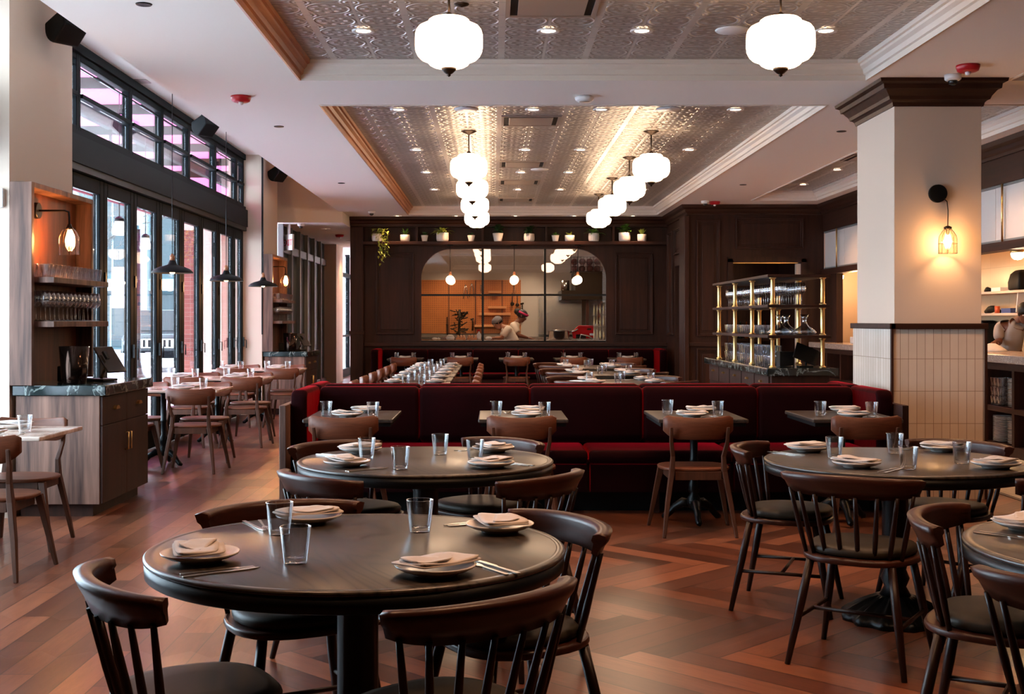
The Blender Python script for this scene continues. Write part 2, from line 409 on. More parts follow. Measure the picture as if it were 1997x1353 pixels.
sbox('wall_kitchen_pass_back', M['tile_kitchen'], 6.6, 6.7, 9.9, 20.2, 0, 4.0)
sbox('wall_kitchen_pass_end', M['paint'], 5.42, 6.7, 20.0, 20.1, 0, 4.0)
sbox('wall_kitchen_pass_near', M['paint'], 5.42, 6.7, 9.8, 9.9, 0, 4.0)
sbox('ceiling_kitchen_pass', M['paint'], 5.42, 6.7, 9.9, 20.0, 3.2, 3.3)
sbox('trim_pass_post', M['paint'], 6.2, 6.6, 18.0, 18.3, 0, 3.2)

# ---- bay windows of the street side (X = -3.76)
XW = -3.76
def window_bay(y0, y1, posts, leaves, n0, d0):
    """dark beam, transom windows above, folding glazed doors below"""
    sbox('trim_door_beam_%d' % n0, M['charcoal_beam'], -3.86, -3.66, y0, y1, 2.80, 3.05)
    sbox('trim_door_track_%d' % n0, M['black'], -3.84, -3.68, y0, y1, 2.74, 2.80)
    sbox('trim_window_head_%d' % n0, M['charcoal'], -3.84, -3.69, y0, y1, 3.80, 3.88)
    sbox('trim_window_sill_%d' % n0, M['charcoal'], -3.84, -3.69, y0, y1, 3.05, 3.10)
    for a, b_ in zip(posts[:-1], posts[1:]):
        w = MB()
        f = .055
        w.box(-3.80,-3.72,a,a+f,3.1,3.8); w.box(-3.80,-3.72,b_-f,b_,3.1,3.8)
        w.box(-3.80,-3.72,a+f,b_-f,3.74,3.8); w.box(-3.80,-3.72,a+f,b_-f,3.1,3.15); w.box(-3.80,-3.70,a+f,b_-f,3.41,3.45)
        w.box(-3.78,-3.74,a+f,b_-f,3.69,3.70)
        o = struct(w.build('window_%d' % n0, M['charcoal'], bevel=.006, seg=1))
        MB().box(-3.765,-3.755,a+f+.001,b_-f-.001,3.151,3.409).build('pane', M['glass_window'], o)
        MB().box(-3.765,-3.755,a+f+.001,b_-f-.001,3.451,3.689).build('pane', M['glass_window'], o)
        n0 += 1
    for a, b_ in zip(leaves[:-1], leaves[1:]):
        w = MB(); f = .115
        w.box(-3.80,-3.73,a+.004,a+f,.012,2.738); w.box(-3.80,-3.73,b_-f,b_-.004,.012,2.738)
        w.box(-3.80,-3.73,a+f,b_-f,2.6,2.738); w.box(-3.80,-3.73,a+f,b_-f,.012,.33)
        o = struct(w.build('door_%d' % d0, M['charcoal'], bevel=.008, seg=1))
        MB().box(-3.77,-3.76,a+f+.001,b_-f-.001,.331,2.599).build('pane', M['glass_window'], o)
        h = MB().box(-3.729,-3.70,b_-.075,b_-.045,1.02,1.16).tube([(-3.70,b_-.06,1.12),(-3.67,b_-.06,1.12),(-3.67,b_-.06,1.0)], .007, 6)
        h.build('door_handle', M['black'], o)
        hg = MB()
        for z in (.5, 1.75): hg.box(-3.73,-3.715,a+.0045,a+.045,z,z+.12)
        hg.build('hinge', M['black'], o)
        d0 += 1
    return n0, d0
n, d = window_bay(10.0, 18.2, [10.0,10.95,12.53,13.73,14.93,16.35,17.7,18.2], [10.0,10.72,11.69,12.67,13.64,14.62,15.59,16.57,17.55,18.2], 1, 1)
n, d = window_bay(4.8, 8.7, [4.8,6.1,7.4,8.7], [4.8,6.1,7.4,8.7], n, d)
sbox('wall_left_near', M['paint'], -3.95, -3.76, -3, 4.8, 0, 3.88)
# corridor windows with dark vertical mullions
def dark_bay(y0, y1, step, n0):
    y = y0
    while y < y1-.05:
        b_ = min(y+step, y1)
        w = MB(); w.box(-3.80,-3.70,y,y+.06,0.0,3.11); w.box(-3.80,-3.72,y+.06,b_,2.62,2.76); w.box(-3.80,-3.72,y+.06,b_,0.0,.15)
        o = struct(w.build('window_%d' % n0, M['steel_frame'], bevel=.006, seg=1))
        MB().box(-3.78,-3.77,y+.061,b_-.001,.151,2.619).build('shade', M['dark_shade'], o)
        MB().box(-3.78,-3.77,y+.061,b_-.001,2.761,3.109).build('pane', M['dark_shade'], o)
        y = b_; n0 += 1
    return n0
M['steel_frame'] = flat('grey_steel_mullion', (120,124,126), .4, .3)
M['dark_shade'] = flat('teal_black_window_shade', (38,50,56), .5)
n = dark_bay(21.5, 27.2, .95, n)
n0 = n
for y in (28.4, 29.9, 31.4):
    w = MB(); w.box(-3.80,-3.70,y,y+.07,0,3.1); w.box(-3.80,-3.70,y+.07,y+1.5,2.5,2.6); w.box(-3.80,-3.70,y+.07,y+1.5,.0,.2); w.box(-3.80,-3.70,y+.07,y+1.5,1.0,1.05)
    o = struct(w.build('window_%d' % n, M['charcoal'], bevel=.006, seg=1)); n += 1
    MB().box(-3.77,-3.76,y+.071,y+1.499,.201,.999).build('pane', M['glass_window'], o)
    MB().box(-3.77,-3.76,y+.071,y+1.499,1.051,2.499).build('pane', M['glass_window'], o)
    MB().box(-3.77,-3.76,y+.071,y+1.499,2.601,3.09).build('pane', M['glass_window'], o)

# ---- column with tiled wainscot
sbox('wall_column', M['paint'], 3.17, 3.86, 9.65, 10.63, 0, 3.3, bevel=.004)
sbox('wall_column_tiles_front', M['tile_col'], 3.15, 3.88, 9.625, 9.65, 0, 1.34)
sbox('wall_column_tiles_side', M['tile_col_side'], 3.14, 3.17, 9.65, 10.65, 0, 1.34)
t_ = MB().box(3.13,3.90,9.605,9.66,1.34,1.385).box(3.12,3.17,9.605,10.67,1.34,1.385).box(3.86,3.90,9.66,10.67,1.34,1.385)
struct(t_.build('trim_column_rail', M['walnut_dark_x'], bevel=.004))
struct(MB().box(3.135,3.152,9.61,9.64,0,1.34).box(3.874,3.892,9.61,9.64,0,1.34).build('trim_column_corner', M['walnut_dark']))
# crown of the column
prof = [(0,0),(.012,.0),(.02,.03),(.035,.045),(.05,.05),(.06,.075),(.095,.12),(.115,.125),(.12,.16),(.15,.175),(.155,.2)]
rings = []
for a, z in prof:
    rings.append([(3.17-a,9.65-a,3.10+z-.001),(3.86+a,9.65-a,3.10+z-.001),(3.86+a,10.63+a,3.10+z-.001),(3.17-a,10.63+a,3.10+z-.001)])
struct(MB().loft(rings, True, False).build('trim_column_crown', M['walnut_dark_x']))

# ---- far wood wall with the kitchen window
YF = 22.5
def fx(px, Y=YF): return (px-962)*Y/F
def fz(py, Y=YF): return EYE-(py-625)*Y/F
w = MB()
x0, x1, zb, zt = -1.333, 2.08, 1.01, 2.73; rad = .55
w.box(-2.6, x0, YF, YF+.15, 0, 4.0); w.box(x1, 3.3, YF, YF+.15, 0, 4.0); w.box(x0, x1, YF, YF+.15, 0, zb); w.box(x0, x1, YF, YF+.15, zt, 4.0)
for sx, xc in ((-1, x0), (1, x1)):
    pl = [(xc, zt)]
    for k_ in range(13):
        a = R(90*k_/12)
        pl.append((xc - sx*(rad - rad*math.cos(a)) , zt-rad+rad*math.sin(a)))
    w.prism(pl, YF, YF+.15, 'y')
struct(w.build('wall_far', M['walnut_dark']))
def panel(bx, bz, y, name='wall_panel', ax='y', m='walnut_dark', dr=-1):
    """raised moulding frame with a flat field; ax says which axis it faces"""
    (a0,a1),(z0,z1) = bx, bz
    o = MB(); g = .05
    def B(u0,u1,v0,v1,d):
        lo, hi = (y, y+dr*d) if dr > 0 else (y+dr*d, y)
        if ax == 'y': o.box(u0,u1,lo,hi,v0,v1)
        else: o.box(lo,hi,u0,u1,v0,v1)
    for gg, dd in ((0,.045),(.022,.025)):
        B(a0+gg,a1-gg,z1-gg-g/2,z1-gg,dd); B(a0+gg,a1-gg,z0+gg,z0+gg+g/2,dd); B(a0+gg,a0+gg+g/2,z0+gg+g/2,z1-gg-g/2,dd); B(a1-gg-g/2,a1-gg,z0+gg+g/2,z1-gg-g/2,dd)
    B(a0+.09,a1-.09,z0+.09,z1-.09,.012)
    struct(o.build(name, M[m], bevel=.006, seg=2))
panel((-2.16,-1.46),(1.15,2.66), YF); panel((2.25,2.94),(1.15,2.66), YF)
sbox('trim_1', M['walnut_dark_x'], -2.38, 3.2, YF-.06, YF, .93, 1.0, bevel=.01)
sbox('trim_2', M['walnut_dark'], -2.62, -2.38, YF-.16, YF+.15, 0, 3.14, bevel=.01)
sbox('trim_2b', M['walnut_dark_x'], -2.64, -2.36, YF-.19, YF-.16, 1.15, 1.22, bevel=.006)
# cornice along the far wall, round the block and down the right wall
def cornice(p0, p1, nrm, name, z0=3.14, m0=0, m1=0, mat='walnut_dark_x'):
    pf = [(0,0),(.03,0),(.035,.03),(.06,.05),(.075,.085),(.12,.11),(.13,.16),(0,.16)]
    dx, dy = p1[0]-p0[0], p1[1]-p0[1]; L = math.hypot(dx,dy); tx, ty = dx/L, dy/L
    rings = [[(p0[0]+nrm[0]*a-tx*a*m0, p0[1]+nrm[1]*a-ty*a*m0, z0+z) for a,z in pf], [(p1[0]+nrm[0]*a+tx*a*m1, p1[1]+nrm[1]*a+ty*a*m1, z0+z) for a,z in pf]]
    struct(MB().loft(rings, True, False).build(name, M[mat]))
cornice((-2.64,YF-.16),(3.2,YF-.16),(0,-1),'trim_cornice_far', m1=-1)
sbox('trim_cornice_back', M['walnut_dark_x'], -2.6, 3.2, YF-.16, YF, 3.12, 3.299)
cornice((3.2,20.0),(3.2,YF-.16),(-1,0),'trim_cornice_return', m0=1, m1=-1, mat='walnut_dark_y')
cornice((3.2,20.0),(5.4,20.0),(0,-1),'trim_cornice_block', m0=1, m1=-1)
cornice((5.4,9.9),(5.4,20.0),(-1,0),'trim_cornice_right', m1=-1, mat='walnut_dark_y')
# plant shelf with uprights and its dark back
sh = thing('plant_shelf', 'long dark walnut shelf above the kitchen window, lined with potted plants', 'shelf', (0,0,0))
MB().box(-2.37,3.19,YF-.3,YF-.161,2.79,2.85).box(-2.37,3.19,YF-.161,YF-.001,2.79,2.85).build('shelf_board', M['walnut_dark_x'], sh, bevel=.006)
for px in (813,941,1065,1196):
    x = fx(px, 22.3); MB().box(x-.02,x+.02,YF-.26,YF-.001,2.851,3.119).build('divider', M['walnut_dark'], sh)
# kitchen window frame with six lights
wf = MB()
for px in (941.5,1063): x = fx(px); wf.box(x-.02,x+.02,YF+.02,YF+.08,zb,zt)
zz = fz(575); wf.box(x0,x1,YF+.021,YF+.079,zz-.018,zz+.018)
wf.box(x0,x1,YF+.03,YF+.07,zb,zb+.025)
o = struct(wf.build('window_kitchen', M['black'])); 
pts = [(x0+.001,zb+.026),(x1-.001,zb+.026)]
MB().box(x0+.001,x1-.001,YF+.045,YF+.052,zb+.026,zt-.001).build('pane', M['glass_kitchen'], o)
# return wall X=3.2 and the block at Y=20
struct(MB().box(3.2,3.9,20.0,20.15,0,4.0).box(5.06,5.42,20.0,20.15,0,4.0).box(3.9,5.06,20.0,20.15,2.37,4.0).build('wall_block', M['walnut_dark']))
struct(MB().box(3.2,3.35,20.15,20.5,0,4.0).box(3.2,3.35,20.5,21.5,2.36,4.0).box(3.2,3.35,21.5,YF+.2,0,4.0).build('wall_return_wood', M['walnut_dark']))
panel((3.33,3.71),(1.15,3.06),20.0); panel((3.97,5.08),(2.58,3.09),20.0); panel((3.33,3.71),(.2,.95),20.0)
panel((21.6,22.2),(1.15,3.0),3.2,ax='x'); panel((20.6,21.4),(2.55,3.0),3.2,ax='x'); 
sbox('trim_3', M['walnut_dark'], 3.12, 3.2, 19.93, 20.5, 0, 3.12, bevel=.01)
sbox('trim_4', M['walnut_dark_x'], 3.2, 3.93, 19.95, 20.0, .98, 1.05, bevel=.01)
struct(MB().box(3.84,3.92,19.95,20.0,0,2.42).box(5.04,5.12,19.95,20.0,0,2.42).box(3.84,5.12,19.95,20.0,2.36,2.45).build('trim_5', M['walnut_dark']))
sbox('trim_6', M['brass'], 3.93, 5.0, 20.02, 20.06, 2.345, 2.36)
# passage behind the opening
sbox('wall_passage_back', M['walnut_dark'], 3.3, 5.42, 21.8, 21.9, 0, 4.0)
sbox('wall_passage_side', M['walnut_dark'], 5.1, 5.2, 20.15, 21.8, 0, 4.0)
sbox('ceiling_passage', M['paint'], 3.3, 5.42, 20.15, 21.8, 2.9, 3.0)
sbox('trim_7', M['paint'], 4.98, 5.06, 20.05, 20.15, 0, 2.34)
# ---- right wall: fascia, glass band, beam, opening and end post
sbox('wall_right_fascia', M['walnut_dark_y'], 5.4, 5.5, 9.9, 20.0, 2.86, 4.0)
sbox('trim_pass_beam', M['walnut_dark_y'], 5.36, 5.52, 9.9, 20.0, 2.15, 2.24)
sbox('trim_pass_end', M['walnut_dark'], 5.4, 5.5, 19.2, 20.0, 0, 2.15)
M['frosted'] = flat('frosted_white_glass', (214,206,202), .25)
o = struct(MB().box(5.42,5.47,9.91,19.99,2.241,2.27).box(5.42,5.47,9.91,19.99,2.835,2.859).build('window_pass_band', M['steel_frame']))
yy = [9.91,11.3,13.2,15.1,17.0,18.9,19.99]
for a, b_ in zip(yy[:-1], yy[1:]): MB().box(5.435,5.455,a+.006,b_-.006,2.271,2.834).build('pane', M['frosted'], o)
for y in (12.95,15.2,17.3,19.2):
    tag(MB().tube([(5.40,y,2.242),(5.40,y,2.858)], .012, 8).build('brass_rod', M['brass']), 'slim upright brass rod before the frosted pass window', 'rod', 'brass rods along the frosted pass windows')
sbox('wall_pass_low', M['walnut_dark'], 5.95, 6.0, 11.3, 19.9, 0, .97)

# ================================================================ kitchen behind the window
sbox('wall_kitchen_back', M['paint_kitchen'], -2.4, 3.3, 27.5, 27.6, 0, 4.0)
sbox('wall_kitchen_left', M['paint_kitchen'], -2.4, -2.3, 22.65, 27.5, 0, 4.0)
sbox('wall_kitchen_right', M['paint'], 3.2, 3.3, 22.7, 27.5, 0, 4.0)
sbox('ceiling_kitchen', M['paint'], -2.4, 3.3, 22.65, 27.5, 3.2, 3.3)

# ================================================================ outside
t = NT('street_snow'); n_ = t.noise(t.pos(), .6, 3); t.pr(color=t.mix(n_, lin((200,203,210)), lin((226,229,234))), rough=.7); M['street'] = t.m
sbox('ground_outside', M['street'], -60, -3.86, -20, 120, -.2, -.06)
struct(MB().box(-4.98,-4.66,19.5,19.85,-.06,2.85).box(-4.34,-3.96,19.5,19.85,-.06,2.85).build('wall_outside_brick', M['brick']))
struct(MB().box(-4.66,-4.34,19.47,19.85,-.06,3.4).box(-4.98,-4.66,19.5,19.85,2.85,3.4).box(-4.34,-3.96,19.5,19.85,2.85,3.4).build('wall_outside_stone', M['paint']))
SKY = 11.5; EXPO = 0.78; SPOTS = []; POINTS = []
# ================================================================ furniture prototypes (first copy is moved to its own place)
def spindle_chair():
    t = thing('spindle_chair', '', 'chair', (0,0,0))
    # facing +Y; origin under the seat centre
    pl = []
    for k in range(28):
        a = 2*math.pi*k/28; x, y = math.cos(a), math.sin(a)
        sx = .235*(abs(x)**.75)*(1 if x > 0 else -1); sy = .225*(abs(y)**.75)*(1 if y > 0 else -1)
        sx *= 1 - .10*(sy < 0)*(-sy/.225)
        pl.append((sx, sy))
    MB().prism(pl, .425, .45, 'z', True).build('seat', M['windsor'], t, bevel=.008)
    rings = []
    for z, s in ((.4505,.84),(.458,.90),(.476,.905),(.488,.86),(.494,.72),(.497,.4)):
        rings.append([(x*s, y*s+.012, z) for x, y in pl])
    MB().loft(rings).build('cushion', M['cushion'], t)
    # crest rail
    crest = []
    N = 22
    def cpt(u):            # u -1..1 : centre line
        a = u*R(72)
        return .262*math.sin(a)/math.sin(R(72)), -.235 + .105*(1-math.cos(a))/(1-math.cos(R(72)))
    for k in range(N+1):
        u = -1+2*k/N; x, y = cpt(u); x2, y2 = cpt(min(1,u+.01)); x1_, y1_ = cpt(max(-1,u-.01))
        tx, ty = x2-x1_, y2-y1_; L = math.hypot(tx,ty); nx, ny = -ty/L, tx/L     # inward normal
        e = abs(u)
        hgt = .094 - .03*e**3; zt = .79 - .01*e**2; zb = zt-hgt
        th = .024
        ring = []
        for (o_, z) in ((.0,zb),(th*.7,zb+.006),(th*.62,zb+hgt*.55),(th*1.0,zt-.02),(th*.9,zt-.004),(0.002,zt),(-th*.9,zt-.006),(-th*.75,zt-.03),(-th*.35,zb+hgt*.4)):
            lean = -.02*(z-.7)/.1
            ring.append((x+nx*(o_-.004+lean), y+ny*(o_-.004+lean), z))
        crest.append(ring)
    MB().loft(crest).build('crest_rail', M['windsor'], t)
    for k in range(8):
        u = -.86+1.72*k/7; x, y = cpt(u); zt = .79-.094+.02*abs(u)**3
        b = (x*.80, y*.80+.02*(1-abs(u)), .451 if abs(u) < 2 else .45)
        top = (x*1.03, y*1.03, zt+.008)
        b = (max(-.2,min(.2,b[0])), max(-.2,b[1]), .4475)
        p = [tuple(b[i]+(top[i]-b[i])*s for i in range(3)) for s in (0,.35,.75,1)]
        MB().tube(p, [.0085,.0115,.0095,.008], 7).build('spindle', M['windsor_leg'], t)
    legs = {}
    for sx in (-1,1):
        for sy in (-1,1):
            a = (sx*.165, sy*.155, .424); f_ = (sx*.235, sy*.235, 0.0)
            p = [tuple(a[i]+(f_[i]-a[i])*s for i in range(3)) for s in (0,.4,1)]
            MB().tube(p, [.017,.0185,.0115], 9).build('leg', M['windsor_leg'], t)
            legs[sx,sy] = lambda s, a=a, f_=f_: tuple(a[i]+(f_[i]-a[i])*s for i in range(3))
    for sx in (-1,1): MB().tube([legs[sx,-1](.55), legs[sx,1](.55)], .009, 7).build('stretcher', M['windsor_leg'], t)
    a = [(legs[-1,-1](.55)[i]+legs[-1,1](.55)[i])/2 for i in range(3)]; b = [(legs[1,-1](.55)[i]+legs[1,1](.55)[i])/2 for i in range(3)]
    MB().tube([a, b], .009, 7).build('stretcher', M['windsor_leg'], t)
    return t

def bistro_chair():
    t = thing('bistro_chair', '', 'chair', (0,0,0))
    pl = []
    for k in range(28):
        a = 2*math.pi*k/28; x, y = math.cos(a), math.sin(a)
        pl.append((.235*(abs(x)**.72)*(1 if x > 0 else -1), .02+.205*(abs(y)**.72)*(1 if y > 0 else -1)))
    MB().prism(pl, .418, .44, 'z', True).build('seat', M['chair_wood'], t, bevel=.009, seg=3)
    # curved plywood backrest
    rings = []; N = 16
    for k in range(N+1):
        u = -1+2*k/N; x = .228*u; y = -.245 + .06*u*u
        e = abs(u)
        zt = .775+.018*e**2; zb = .632 + .055*max(0,(e-.55)/.45)**2.2
        if e > .93: zt -= .02*(e-.93)/.07*1.0
        th = .011
        rings.append([(x,y-th,zb+.004),(x,y,zb),(x,y+th,zb+.004),(x,y+th*.9-.012*0,(zb+zt)/2),(x,y+th-.004,zt-.004),(x,y-.002,zt),(x,y-th-.004,zt-.004),(x,y-th-.002,(zb+zt)/2)])
    MB().loft(rings).build('backrest', M['chair_wood'], t)
    for sx in (-1,1):
        # rear leg runs up into the back upright
        pts = [(sx*.235,-.275,0),(sx*.205,-.225,.22),(sx*.172,-.185,.42),(sx*.166,-.19,.52),(sx*.182,-.222,.62),(sx*.185,-.252,.715)]
        sw = [(.011,.013),(.015,.019),(.017,.024),(.0135,.018),(.012,.014),(.010,.011)]
        rings = []
        for (x,y,z),(a,b) in zip(pts,sw):
            rings.append([(x-a,y-b,z),(x+a,y-b,z),(x+a,y+b,z),(x-a,y+b,z)])
        # upright passes behind the backrest
        rings[-1] = [(x,y-.006,z) for x,y,z in rings[-1]]; rings[-2] = [(x,y-.012,z) for x,y,z in rings[-2]]
        o = MB().loft(rings, True, False).build('rear_leg', M['chair_leg'], t, bevel=.004)
        MB().lathe([(.0,-.0015),(.006,-.001),(.006,.001),(0,.0015)], 8, (sx*.185,-.272,.70)).build('screw', M['bronze'], t) if False else None
        pts = [(sx*.195,.16,.417),(sx*.225,.19,.25),(sx*.272,.225,0)]
        rings = []
        for (x,y,z),(a,b) in zip(pts, [(.021,.018),(.018,.016),(.011,.012)]):
            rings.append([(x-a,y-b,z),(x+a,y-b,z),(x+a,y+b,z),(x-a,y+b,z)])
        MB().loft(rings, True, False).build('front_leg', M['chair_leg'], t, bevel=.004)
    ap = MB().box(-.15,.15,-.195,-.175,.365,.4175).box(-.17,.17,.15,.17,.365,.4175).box(-.185,-.165,-.15,.13,.365,.4175).box(.165,.185,-.15,.13,.365,.4175)
    ap.build('apron', M['chair_leg'], t)
    return t

def round_table():
    t = thing('round_table', '', 'table', (0,0,0))
    n = 96
    MB().lathe([(0.0,.735),(.6,.735),(.604,.738),(.604,.745),(.598,.75),(.585,.7505),(.583,.7495),(.575,.7495),(.573,.7505),(0.0,.7505)][::-1], n, caps=False).build('tabletop', M['ash'], t)
    MB().lathe([(.0,.70),(.592,.69),(.60,.695),(.602,.734),(0,.734)], n, caps=False).build('apron', M['black'], t)
    rings = []
    for z, r in ((.12,.072),(.16,.05),(.2,.066),(.24,.05),(.28,.056),(.6,.056),(.62,.066),(.66,.06),(.689,.11)):
        rings.append([((r+(.004 if .28 <= z <= .6 and j % 2 else 0))*math.cos(2*math.pi*j/32), (r+(.004 if .28 <= z <= .6 and j % 2 else 0))*math.sin(2*math.pi*j/32), z) for j in range(32)])
    MB().loft(rings).build('column', M['iron'], t)
    # ornate cast base: dome with leaf relief
    rings = []
    for z, r in ((0,.235),(.02,.24),(.035,.225),(.05,.2),(.075,.16),(.1,.11),(.119,.08)):
        rings.append([((r*(1+.05*math.cos(12*2*math.pi*j/72)))*math.cos(2*math.pi*j/72), (r*(1+.05*math.cos(12*2*math.pi*j/72)))*math.sin(2*math.pi*j/72), z+.008*math.cos(24*2*math.pi*j/72)*(0<z<.11)) for j in range(72)])
    MB().loft(rings).build('base', M['iron'], t)
    return t

def cast_foot(t, a0=90):
    MB().lathe([(.05,.715),(.05,.70),(.028,.69),(.026,.45),(.03,.44),(.03,.43),(.025,.42),(.024,.3),(.036,.27),(.038,.22),(.026,.2),(.045,.17),(.05,.13),(.03,.10),(0,.09)][::-1], 16).build('column', M['iron'], t)
    for k in range(3):
        a = R(a0+120*k); c, s = math.cos(a), math.sin(a)
        pts = [(c*r, s*r, z) for r, z in ((.02,.13),(.08,.135),(.14,.10),(.18,.055),(.21,.03),(.235,.022))]
        MB().tube(pts, [.03,.034,.026,.022,.024,.014], 8).build('foot', M['iron'], t)
def booth_table():
    t = thing('booth_table', '', 'table', (0,0,0))
    MB().box(-.3,.3,-.4,.4,.725,.75).build('tabletop', M['ash'], t, bevel=.006)
    MB().box(-.285,.285,-.385,.385,.70,.7245).build('top_frame', M['black'], t)
    cast_foot(t, 270); return t
def marble_table():
    t = thing('marble_table', '', 'table', (0,0,0))
    MB().box(-.6,.6,-.36,.36,.725,.75).build('tabletop', M['marble_light'], t, bevel=.008, seg=3)
    MB().prism([(.52*math.cos(2*math.pi*k/40)*(1), .30*math.sin(2*math.pi*k/40)) for k in range(40)], .7155, .7245).build('top_plate', M['black'], t)
    cast_foot(t); return t

# tableware (single meshes)
def plate_mesh():
    return MB().lathe([(0,.004),(.05,.004),(.052,0),(.058,0),(.060,.006),(.085,.012),(.104,.021),(.107,.026),(.105,.0275),(.098,.024),(.08,.0175),(.062,.013),(0,.0125)][::-1], 48, caps=False)
def napkin_mesh(seed):
    rd = random.Random(seed); mb = MB()
    def sheet(cs, z0, th, wav, ph):
        nx, ny = 10, 7; top = []
        for j in range(ny+1):
            for i in range(nx+1):
                u, v = i/nx, j/ny
                x = (cs[0][0]*(1-u)+cs[1][0]*u)*(1-v)+(cs[3][0]*(1-u)+cs[2][0]*u)*v
                y = (cs[0][1]*(1-u)+cs[1][1]*u)*(1-v)+(cs[3][1]*(1-u)+cs[2][1]*u)*v
                r = math.hypot(x, y); cr = abs(2*u-1)**5*abs(2*v-1)**5; x *= 1-.10*cr; y *= 1-.10*cr
                z = z0 - .007*max(0,1-r/.085) + wav*(math.sin(5*u+ph)*math.cos(4*v+ph*2)-.5)
                top.append((x,y,z))
        n = nx+1; b = len(mb.v)
        mb.v += top + [(x,y,z-th) for x,y,z in top]; m_ = len(top)
        for j in range(ny):
            for i in range(nx):
                q = (j*n+i, j*n+i+1, (j+1)*n+i+1, (j+1)*n+i)
                mb.f.append(tuple(b+k for k in q)); mb.sm.append(True)
                mb.f.append(tuple(b+m_+k for k in reversed(q))); mb.sm.append(True)
        per = [i for i in range(n)]+[j*n+nx for j in range(1,ny+1)]+[ny*n+i for i in range(nx-1,-1,-1)]+[j*n for j in range(ny-1,0,-1)]
        for a, c in zip(per, per[1:]+per[:1]):
            mb.f.append((b+c, b+a, b+m_+a, b+m_+c)); mb.sm.append(False)
    j = lambda: rd.uniform(-.008,.008)
    A = [(-.108+j(),-.066+j()),(.104+j(),-.076+j()),(.112+j(),.056+j()),(-.096+j(),.074+j())]
    sheet(A, .0325, .003, .0026, rd.uniform(0,6))
    B = [(-.102+j(),-.062+j()),(.102+j(),-.068+j()),(.095+j(),.04+j()),(-.09+j(),.07+j())]
    sheet(B, .0385, .0035, .0036, rd.uniform(0,6))
    C = [(-.085+j(),-.02+j()),(-.02+j(),-.058+j()),(.06+j(),.0+j()),(-.07+j(),.055+j())]
    sheet(C, .0425, .0028, .003, rd.uniform(0,6))
    return mb
def tumbler_mesh(n=24, h=.1):
    k = h/.1
    return MB().lathe([(0,.0),(.031,.0),(.0325,.003),(.0425,.0975*k),(.0430,.0990*k),(.0425,.1005*k),(.0410,.1007*k),(.0396,.0995*k),(.0393,.0975*k),(.0300,.018),(.026,.0145),(0,.0135)], n, caps=False)
def fork_mesh():
    m = MB()
    m.prism([(-.003,-.1),(.004,-.1),(.0055,-.095),(.0035,-.03),(.0025,.02),(.008,.035),(.0105,.05),(.0105,.058),(-.0105,.058),(-.0105,.05),(-.008,.035),(-.0025,.02),(-.0035,-.03),(-.0055,-.095)], .001, .0035)
    for k in range(4):
        x = -.009+.006*k; m.box(x-.0013,x+.0013,.0582,.098,.001,.003)
    return m
def knife_mesh():
    return MB().prism([(-.005,-.105),(.005,-.105),(.0062,-.1),(.0048,-.02),(.004,0),(.0085,.01),(.009,.07),(.004,.1),(-.002,.108),(-.004,.09),(-.004,0),(-.0048,-.02),(-.0062,-.1)], .001, .0038)
def wine_mesh(n=16):
    return MB().lathe([(0,0),(.036,0),(.036,.002),(.012,.006),(.0035,.014),(.0032,.095),(.006,.1),(.02,.109),(.035,.124),(.0435,.144),(.042,.166),(.031,.222),(.0298,.222),(.0405,.166),(.0418,.145),(.0335,.126),(.018,.112),(0,.106)], n, caps=False)

P = {}
P['spindle'] = spindle_chair(); P['bistro'] = bistro_chair()
P['round'] = round_table(); P['booth'] = booth_table(); P['marble'] = marble_table()
HOME = (0,0,-50)
used = set()
def place(key, loc, rz, label, group=None, keep=None):
    """the first use moves the prototype itself, later ones copy it"""
    p = P[key]
    if key not in used:
        used.add(key); p.location = loc; p.rotation_euler = (0,0,rz); p['label'] = label
        if group: p['group'] = group
        kids(p); return p
    o = dup(p, loc, rz, label, group, keep=keep)
    if not group and 'group' in o: del o['group']
    return o
def ware(key, mk, mat, cat):
    if key not in P:
        o = mk().build(key, M[mat]); o['category'] = cat; P[key] = o
P_NAP = []
for key, mk, mat, cat in (('side_plate', plate_mesh, 'ceramic', 'plate'), ('water_glass', tumbler_mesh, 'tumbler', 'glass'), ('fork', fork_mesh, 'chrome', 'fork'), ('knife', knife_mesh, 'chrome', 'knife'),
                          ('shelf_tumbler', lambda: tumbler_mesh(12,.095), 'tumbler', 'glass'), ('wine_glass', lambda: wine_mesh(14), 'wineglass', 'wine glass')):
    ware(key, mk, mat, cat)
NAPS = ['folded_napkin' + s for s in ('', '_b', '_c')]
for i_, k_ in enumerate(NAPS):
    o = napkin_mesh(11+i_).build('folded_napkin', M['linen']); o['category'] = 'napkin'; P[k_] = o
cnt = [0]

def setting(where, x, y, a, z=.7512, plate=True, cut=True, spread=.15, group='place settings'):
    """a plate with its folded napkin, fork and knife; A is the direction from the diner to the table middle"""
    cnt[0] += 1; rd = random.Random(cnt[0]*13)
    ca, sa = math.cos(a), math.sin(a)
    if plate:
        place('side_plate', (x,y,z), 0, 'white side plate '+where, 'side plates on the tables')
        place(NAPS[cnt[0]%3], (x,y,z+.0055), a-math.pi/2+rd.uniform(-.3,.3), 'folded taupe napkin '+where, 'napkins on the plates')
    if cut:
        rx, ry = sa, -ca       # to the diner's right
        jx = rd.uniform(-.012,.012)
        place('fork', (x+rx*spread+ca*jx, y+ry*spread+sa*jx, z-.0006), a-math.pi/2+rd.uniform(-.22,.1), 'steel fork '+where, 'forks on the tables')
        place('knife', (x+rx*(spread+.03)+ca*jx, y+ry*(spread+.03)+sa*jx, z-.0006), a-math.pi/2+rd.uniform(-.05,.12), 'steel knife '+where, 'knives on the tables')
def glass(where, x, y, z=.7512):
    place('water_glass', (x,y,z), 0, 'clear water glass '+where, 'water glasses on the tables')

